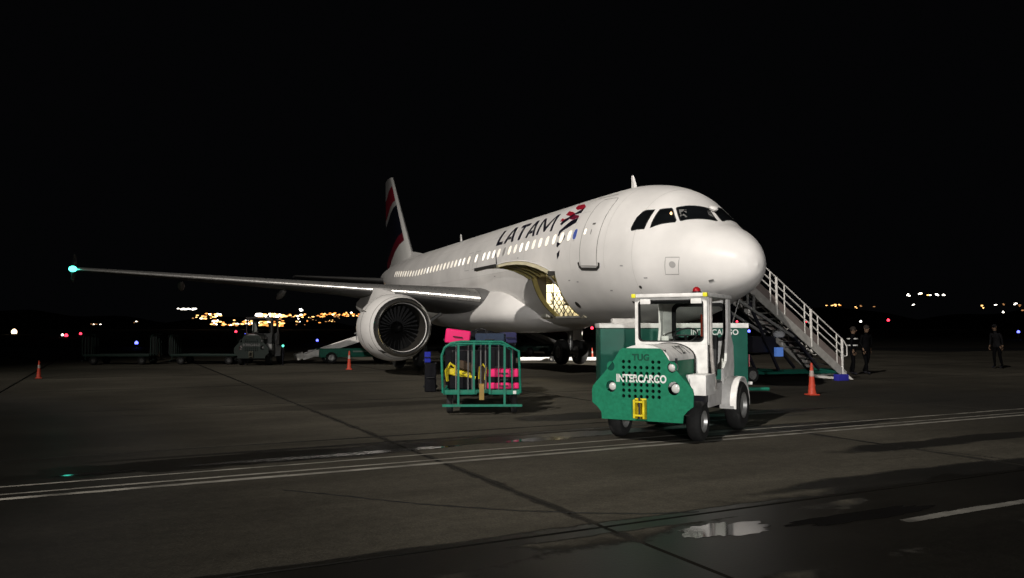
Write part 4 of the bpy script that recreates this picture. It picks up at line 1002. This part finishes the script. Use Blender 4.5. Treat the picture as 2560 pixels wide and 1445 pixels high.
G().tube([(1.55, -.72, 2.9), (.55, -.80, .30)], .02, 6).build('stay_rod', mat('grey_stay_rod', (.30, .30, .29), .5), st)
G().box((2.6, 0, 1.15), (.9, .8, .5)).build('engine_box', black, st, bevel=.02)
G().lathe([(0, 0), (.16, .02), (.2, .12), (.14, .2), (0, .22)], (3.15, -.4, 1.35), n=12).build('motor_housing', mat('pale_motor', (.42, .43, .45), .4), st)
G().box((2.95, -.62, .92), (.26, .12, .28)).build('control_panel', glow('blue_panel_glow', (.10, .22, .62), .42), st, bevel=.01)
G().add([(T1 - .12, -.7, .30), (T1 - .12, .7, .30), (T1 + .32, .7, .015), (T1 + .32, -.7, .015), (T1 - .12, -.7, .015), (T1 - .12, .7, .015)], [(0, 1, 2, 3), (0, 3, 4), (1, 5, 2), (3, 2, 5, 4), (0, 4, 5, 1)]).build('foot_ramp', rail_paint, st, smooth=False)
for a in (.2, 1.9):
    for y in (-.62, .62): wheel_part(st, (a, y, .24), (0, 1, 0), .24, .16, .13)
q = G().box((T1 - .30, -.80, .10), (.42, .22, .20)).build('wheel_chock', mat('blue_chock_paint', (.03, .03, .30), .5), None, bevel=.015)
q.location = (5.22, 23.73, 0); q.rotation_euler = (0, 0, SA); tag(q, 'blue wheel chock on the ground at the foot of the stairs', 'chock')

# ------------------------------------------------------------------ belt loaders
def belt_loader(loc, rz, label):
    t = thing('belt_loader', label, 'belt loader', loc, rz, 'belt loaders')
    zb = lambda a: 2.02 - .32 * a
    g = G(); g.bar((.0, -.42, zb(0)), (5.4, -.42, zb(5.4)), .06, .26); g.bar((.0, .42, zb(0)), (5.4, .42, zb(5.4)), .06, .26)
    cv = g.build('conveyor_frame', mat('bright_conveyor_paint', (.82, .80, .76), .45, var=.12, dirt=.1), t, bevel=.008)
    G().bar((-.05, 0, zb(0) + .06), (5.45, 0, zb(5.4) + .06), .74, .04).build('belt', rubber, cv)
    G().box((5.5, 0, .36), (.36, .95, .30), Matrix.Rotation(.4, 3, 'Y')).build('end_roller_housing', rail_paint, cv, bevel=.05)
    g = G(); g.bar((.2, .46, zb(0) + .32), (3.0, .46, zb(2.8) + .28), .03, .05); [g.bar((a, .46, zb(a)), (a, .46, zb(a) + .3), .03, .03) for a in (.3, 1.2, 2.1, 2.9)]; g.build('side_rail', steel, cv)
    G().box((2.9, 0, .50), (3.5, 1.3, .42)).build('body', green2, t, bevel=.03)
    G().box((4.75, -.40, .60), (.6, .3, .05)).build('step', white2, t, bevel=.01)
    G().box((4.95, 0, .36), (.7, .9, .07)).build('tow_step', rail_paint, t, bevel=.01)
    G().box((4.45, -.66, .62), (.06, .02, .10)).build('tail_lamp', mat('dim_red_lens', (.35, .03, .03), .3), t)
    G().bar((1.4, 0, .7), (.6, 0, 1.72), .16, .12).build('lift_arm', steel, t)
    for y in (-1, 1): G().box((2.6, y * .652, .56), (1.0, .012, .07)).build('pale_stripe', mat('dull_stripe', (.25, .33, .28), .5), t)
    for x in (1.6, 4.1):
        for y in (-.62, .62): wheel_part(t, (x, y, .27), (0, 1, 0), .27, .2, .15)
    G().box((1.9, .42, 1.0), (.4, .4, .5)).build('driver_seat', seatv, t, bevel=.04)
    return t
bl_ = belt_loader((-4.95, 39.4, 0), R(180) + SA, 'belt loader with pale conveyor sloping down behind the engine')
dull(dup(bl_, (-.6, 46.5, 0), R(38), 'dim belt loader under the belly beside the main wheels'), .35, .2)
# ------------------------------------------------------------------ second tractor, far left
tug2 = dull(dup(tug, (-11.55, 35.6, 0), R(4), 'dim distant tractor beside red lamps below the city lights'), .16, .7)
def glow_lamp(name, label, cat, loc, m, r=.1, h=.3, group=None, stem=True):
    t = thing(name, label, cat, loc, 0, group)
    G().lathe([(.0, 0), (r * 1.3, 0), (r * 1.1, h * .15), (r * .6, h * .3), (r * .6, h * .95), (r * .9, h), (0, h)], (0, 0, 0), n=10).build('base', black, t)
    G().lathe([(r * .8, 0), (r, r * .5), (r * .9, r * 1.2), (r * .4, r * 1.8), (0, r * 1.9)], (0, 0, h), n=12).build('lens', m, t)
    return t
gb_ = glow('blue_taxi_glow', (.12, .14, 1), 4.5); gr_ = glow('red_lamp_glow', (1, .035, .07), 4.5); gw_ = glow('white_lamp_glow', (1, .95, .88), 4); ga_ = glow('amber_lamp_glow', (1, .72, .42), 4); gg_ = glow('green_lamp_glow', (.12, .8, .55), 1.6)
tx = 'blue taxiway edge lights'
glow_lamp('taxiway_light', 'blue taxiway light left of the dim empty cart', 'taxiway light', (-34.2, 72, 0), gb_, 0.154, .25, tx)
glow_lamp('taxiway_light', 'blue taxiway light above the sloping white conveyor', 'taxiway light', (-21.8, 88.5, 0), gb_, 0.140, .25, tx)
glow_lamp('taxiway_light', 'blue taxiway light at the right end of the green trailer', 'taxiway light', (46.5, 155, 0), gb_, 0.280, 1.0, tx)
glow_lamp('taxiway_light', 'blue taxiway light at the right edge beyond the grey walker', 'taxiway light', (83, 129.5, 0), gb_, 0.224, 1.0, tx)
glow_lamp('taxiway_light', 'tiny blue taxiway light between the two red lamps', 'taxiway light', (-50, 148, 0), gb_, 0.112, .6, tx)
rg = 'red lamps across the airfield'
for x, y, r, h, lab in ((-84.6, 150, .42, .2, 'larger red lamp of the pair at far left'), (-107, 196, .42, .25, 'smaller red lamp of the pair at far left'), (-96.8, 277, .6, .4, 'red lamp left of the distant tractor'),
        (19, 300, .62, 1.6, 'red lamp under the belly beside the port wheels'), (30.4, 300, .75, 1.6, 'brighter red lamp left of the green trailer'), (112, 300, .55, 4.2, 'red lamp behind the stairs handrail'), (85.5, 300, .55, 4.2, 'red lamp at the stair top beside the nose'), (143, 300, .7, 4.6, 'red lamp beyond the dark figure at right')):
    glow_lamp('red_lamp', lab, 'lamp', (x, y, 0), gr_, r * .72, h, rg)
for x, y, z, lab, m in ((-11.9, 35.6, 1.25, 'upper red lamp beside the distant tractor', gr_), (-12.0, 35.5, .85, 'lower red lamp beside the distant tractor', gr_), (-10.25, 35.4, .82, 'pale green lamp right of the distant tractor', gg_)):
    t = thing('pole_lamp', lab, 'lamp', (x, y, 0), 0, 'lamps around the distant tractor')
    G().tube([(0, 0, 0), (0, 0, z)], .02, 6).build('pole', black, t); G().sphere((0, 0, z + .05), .06, 10, 6).build('lens', m, t)
wg_ = 'white lamps across the airfield'
for x, y, z, r, lab, m in ((-155, 246, 0, 1.05, 'pale lamp at the far left edge of the airfield', ga_), (-95, 167, 0, .32, 'small white lamp left of the red pair', gw_), (132.5, 300, 4.2, .55, 'white lamp above the dark figure at right', gw_)):
    glow_lamp('white_lamp', lab, 'lamp', (x, y, 0), m, r * .75, max(.2, z), wg_)

# ------------------------------------------------------------------ cones
def cone(loc, s, label):
    t = thing('traffic_cone', label, 'cone', loc, random.uniform(0, 1), 'orange traffic cones'); t.scale = (s, s, s)
    G().box((0, 0, .02), (.27, .27, .035)).build('base', orange, t, bevel=.012)
    G().lathe([(.108, .03), (.098, .05), (.072, .33), (.045, .62), (.026, .80), (.02, .805), (0, .806)], (0, 0, 0), n=20).build('body', orange, t)
    G().lathe([(.0610, .47), (.0475, .615)], (0, 0, 0), n=20).build('reflective_band', mat('grimy_cone_band', (.34, .27, .24), .5), t)
    return t
cone((7.36, 19.46, 0), .98, 'orange traffic cone standing below the stairs at right'); cone((-15.57, 26.07, 0), .72, 'orange traffic cone alone at the far left')
cone((-6.52, 31.71, 0), .93, 'orange traffic cone in front of the belt loader body'); cone((4.09, 40.49, 0), .82, 'orange traffic cone between main wheels and green trailer')
# white tow bar on the ground beyond the gear
t = thing('tow_bar', 'long white tow bar lying on ground beyond the main wheels', 'tow bar', (.36, 39.3, 0), R(1))
G().tube([(0, 0, .13), (4.1, 0, .13)], .10, 10).build('beam', mat('bright_tow_bar_paint', (.82, .82, .80), .45), t)
G().tube([(4.1, 0, .13), (4.3, .12, .13), (4.45, 0, .13), (4.3, -.12, .13)], .03, 6, True).build('eye', steel, t)
for y in (-.25, .25): wheel_part(t, (1.6, y, .14), (0, 1, 0), .14, .1, .07)

# ------------------------------------------------------------------ people
def person(label, loc, rz, cloth, trousers, joints, hair=True, cap=None, stripes=False):
    t = thing('person', label, 'person', loc, rz, None)
    J, E = joints
    me = bpy.data.meshes.new('body'); me.from_pydata([j[:3] for j in J], E, [])
    o = bpy.data.objects.new('body', me); C.objects.link(o)
    o.modifiers.new('skin', 'SKIN'); sv = me.skin_vertices[0].data
    for i, j in enumerate(J): sv[i].radius = (j[3], j[4] if len(j) > 4 else j[3]); sv[i].use_root = (i == 0)
    ss = o.modifiers.new('sub', 'SUBSURF'); ss.levels = 1; ss.render_levels = 1
    bpy.context.view_layer.update()
    nm = bpy.data.meshes.new_from_object(o.evaluated_get(bpy.context.evaluated_depsgraph_get()))
    o.modifiers.clear(); o.data = nm; o.parent = t
    nm.materials.clear()
    for m in (cloth, trousers, skin, black): nm.materials.append(m)
    neck = J[2][2]
    hands = [Vector(J[i][:3]) for i in HANDS]
    for p in nm.polygons:
        p.use_smooth = True; c = p.center
        p.material_index = 2 if c.z > neck + .05 or any((c - h_).length < .10 for h_ in hands) else 3 if c.z < .09 else 1 if c.z < .88 else 0
    hx, hy, hz = J[4][0], J[4][1], J[4][2]
    G().sphere((hx, hy + .018, hz + .035), .112, 14, 8, (.86, .98, .92)).build('cap' if cap else 'hair', cap or mat('dark_hair', (.02, .015, .012), .8), t)
    if cap: G().box((hx, hy - .13, hz + .045), (.15, .10, .015)).build('cap_peak', cap, t, bevel=.005)
    fc = G(); fc.sphere((hx, hy - .098, hz - .012), .018, 8, 6, (.7, 1, 1.3)); fc.build('nose', skin, t)
    for s in (-1, 1):
        G().sphere((hx + s * .035, hy - .088, hz + .012), .010, 8, 6).build('eye', dark, t); G().sphere((hx + s * .086, hy, hz - .005), .026, 8, 6, (.4, .8, 1.2)).build('ear', skin, t)
    G().box((hx, hy - .090, hz - .062), (.05, .012, .010)).build('mouth', mat('lip', (.25, .1, .09), .6), t)
    if stripes:
        for z_ in (1.05, 1.28): G().lathe([(.185, -.02), (.185, .02)], (0, 0, z_), n=20).build('reflective_stripe', refl, t)
    for hnd, s in zip(hands, (-1, 1)):
        fg_ = G()
        for k in range(4): fg_.tube([hnd + Vector((0, -.03 + .02 * k, -.04)), hnd + Vector((-s * .008, -.032 + .02 * k, -.085)), hnd + Vector((-s * .025, -.03 + .019 * k, -.115 + .008 * abs(k - 1)))], [.010, .009, .007], 6)
        fg_.tube([hnd + Vector((-s * .01, -.04, .0)), hnd + Vector((-s * .025, -.065, -.04)), hnd + Vector((-s * .03, -.068, -.065))], [.011, .010, .008], 6)
        fg_.build('fingers', skin, t)
    return t
HANDS = (9, 13)
def pose(step=.0, lean=0, armsw=.05, H=1.75):
    k = H / 1.75
    J = [(0, 0, .95, .15, .11), (0, -lean * .3, 1.2, .155, .11), (0, -lean, 1.46, .055), (0, -lean - .01, 1.54, .075, .085), (0, -lean - .03, 1.63, .088, .10), (0, -lean - .02, 1.72, .06, .07),
         (-.19, -lean * .9, 1.40, .062), (-.25, -lean * .6 + .02, 1.13, .047), (-.25, -lean * .5 - armsw, .90, .034), (-.25, -lean * .5 - armsw - .02, .83, .036, .028),
         (.19, -lean * .9, 1.40, .062), (.25, -lean * .6 + .02, 1.13, .047), (.25, -lean * .5 + armsw * .6, .90, .034), (.25, -lean * .5 + armsw * .6, .83, .036, .028),
         (-.10, 0, .86, .095), (-.105, -.03 - step * .4, .49, .062), (-.105, -step + .04, .10, .045), (-.11, -step - .12, .045, .042, .035),
         (.10, 0, .86, .095), (.105, -.02 + step * .3, .49, .062), (.105, step + .06, .10, .045), (.11, step - .10, .045, .042, .035)]
    J = [(a[0] * k, a[1] * k, a[2] * k) + tuple(a[3:]) for a in J]
    E = [(0, 1), (1, 2), (2, 3), (3, 4), (4, 5), (1, 6), (6, 7), (7, 8), (8, 9), (1, 10), (10, 11), (11, 12), (12, 13), (0, 14), (14, 15), (15, 16), (16, 17), (0, 18), (18, 19), (19, 20), (20, 21)]
    return J, E
person('person in dark clothes walking right of the stairs foot', (12.75, 28.5, 0), R(20), cloth_dark, cloth_dark, pose(.18, .03, .12, 1.76))
person('person in grey jacket and cap standing at the far right', (20.0, 32.6, 0), R(-70), cloth_grey, cloth_dark, pose(.06, .10, .04, 1.82), cap=cloth_grey)
person('person with white reflective stripes behind the foot of the stairs', (12.05, 28.0, 0), R(60), cloth_dark, cloth_dark, pose(.05, .02, .05, 1.7), stripes=True)

# ------------------------------------------------------------------ far hills and town lights
hm = mat('night_hill', (.012, .013, .014), .95)
rh = random.Random(11); rings = []
for i in range(121):
    x = -3300 + 55 * i; hgt = 42 + 26 * sin(x / 420) + 20 * sin(x / 190 + 1) + 12 * sin(x / 77) + (55 if x > 700 else 0) * min(1, max(0, (x - 700) / 600))
    rings.append([(x, 3000, -1), (x, 3160, hgt * .35), (x, 3400, hgt * .8), (x, 3700, hgt), (x, 4100, -1)])
tag(G().loft(rings, caps=True).build('hills', hm), 'low black hills on the night horizon', kind='structure')
FPX = 1972.4; PI_ = R(2.9087)
def at_px(u, v, Y):
    x = (u - 1280) / FPX; z = -(v - 722.5) / FPX; d = Vector((x, cos(PI_) - z * sin(PI_), sin(PI_) + z * cos(PI_))); return d * (Y / d.y) + Vector((0, 0, 1.62))
warm = [glow('town_lamp_amber', (1, .34, .07), 2.2), glow('town_lamp_gold', (1, .55, .18), 3.2), glow('town_lamp_white', (1, .92, .80), 7), glow('town_lamp_dim', (.5, .24, .09), 1.2)]
rt = random.Random(3)
def town(name, label, clusters):
    g = G()
    for (u0, u1, v0, v1, n_, s0, s1, wts) in clusters:
        for _ in range(n_):
            u = rt.uniform(u0, u1); f = (u - u0) / max(1, u1 - u0); v = rt.uniform(v0, v1); Y = rt.uniform(2300, 2800)
            c = at_px(u, v, Y); r = rt.uniform(s0, s1); mi = rt.choices(range(4), wts)[0]
            g.sphere(c, r, 6, 4, (rt.uniform(1.2, 2.2), 1, .62), mi)
    return tag(g.build(name, warm), label, kind='stuff')
town('town_lights', 'orange and gold town lights along the dark horizon at left', [
 (482, 520, 788, 797, 12, 2, 3.2, (3, 4, 1, 1)), (515, 556, 783, 799, 16, 2, 3.4, (3, 4, 2, 1)), (528, 600, 800, 814, 26, 2.2, 4.2, (3, 5, 2, 1)), (600, 668, 799, 814, 34, 2.2, 4.6, (4, 5, 2, 1)),
 (640, 690, 785, 792, 40, 3.4, 5.2, (1, 4, 6, 0)), (680, 716, 785, 793, 20, 2.4, 4, (2, 4, 3, 0)), (660, 708, 793, 815, 46, 2.2, 4.6, (5, 5, 1, 2)), (716, 765, 784, 793, 20, 1.8, 3, (4, 4, 1, 2)),
 (730, 800, 786, 812, 16, 1.4, 2.6, (3, 2, 2, 5)), (795, 866, 782, 792, 34, 1.8, 3, (4, 4, 1, 2)), (862, 905, 780, 792, 16, 1.8, 3, (5, 3, 1, 2)), (790, 860, 792, 812, 8, 1.2, 2, (1, 1, 1, 4))])
town('terminal_lights', 'row of white lamps above the town lights at left', [(445, 489, 771.2, 774.0, 24, 2.0, 2.8, (0, 0, 1, 0)), (749, 754, 773, 777, 3, 2.5, 3.4, (0, 0, 1, 0)), (226, 252, 809, 813, 6, 1.2, 1.9, (0, 0, 1, 2)), (335, 346, 803, 807, 3, 1.2, 1.8, (0, 0, 1, 2))])
tl = []
for u, v in ((2271, 737), (2299, 734), (2323, 735), (2344, 736), (2358, 735)): tl.append((u - 3, u + 3, v - 2, v + 3, 3, 1.8, 2.7, (0, 2, 5, 0)))
for u in (2066, 2080, 2088, 2099): tl.append((u - 2, u + 2, 761, 765, 2, 1.8, 2.4, (3, 4, 0, 1)))
for u, v, c in ((2140, 769, 1), (2153, 765, 3), (2186, 766, 3), (2283, 762, 2), (2456, 764, 1), (2459, 769, 1), (2489, 762, 2), (2509, 780, 2), (2538, 760, 2), (2510, 760, 3), (2555, 776, 3), (2550, 764, 3)):
    wv = [0, 0, 0, 0]; wv[c] = 1; tl.append((u - 2, u + 2, v - 2, v + 2, 2, 1.5, 2.5, wv))
town('hillside_lights', 'scattered white and amber lights on the black hill at right', tl)
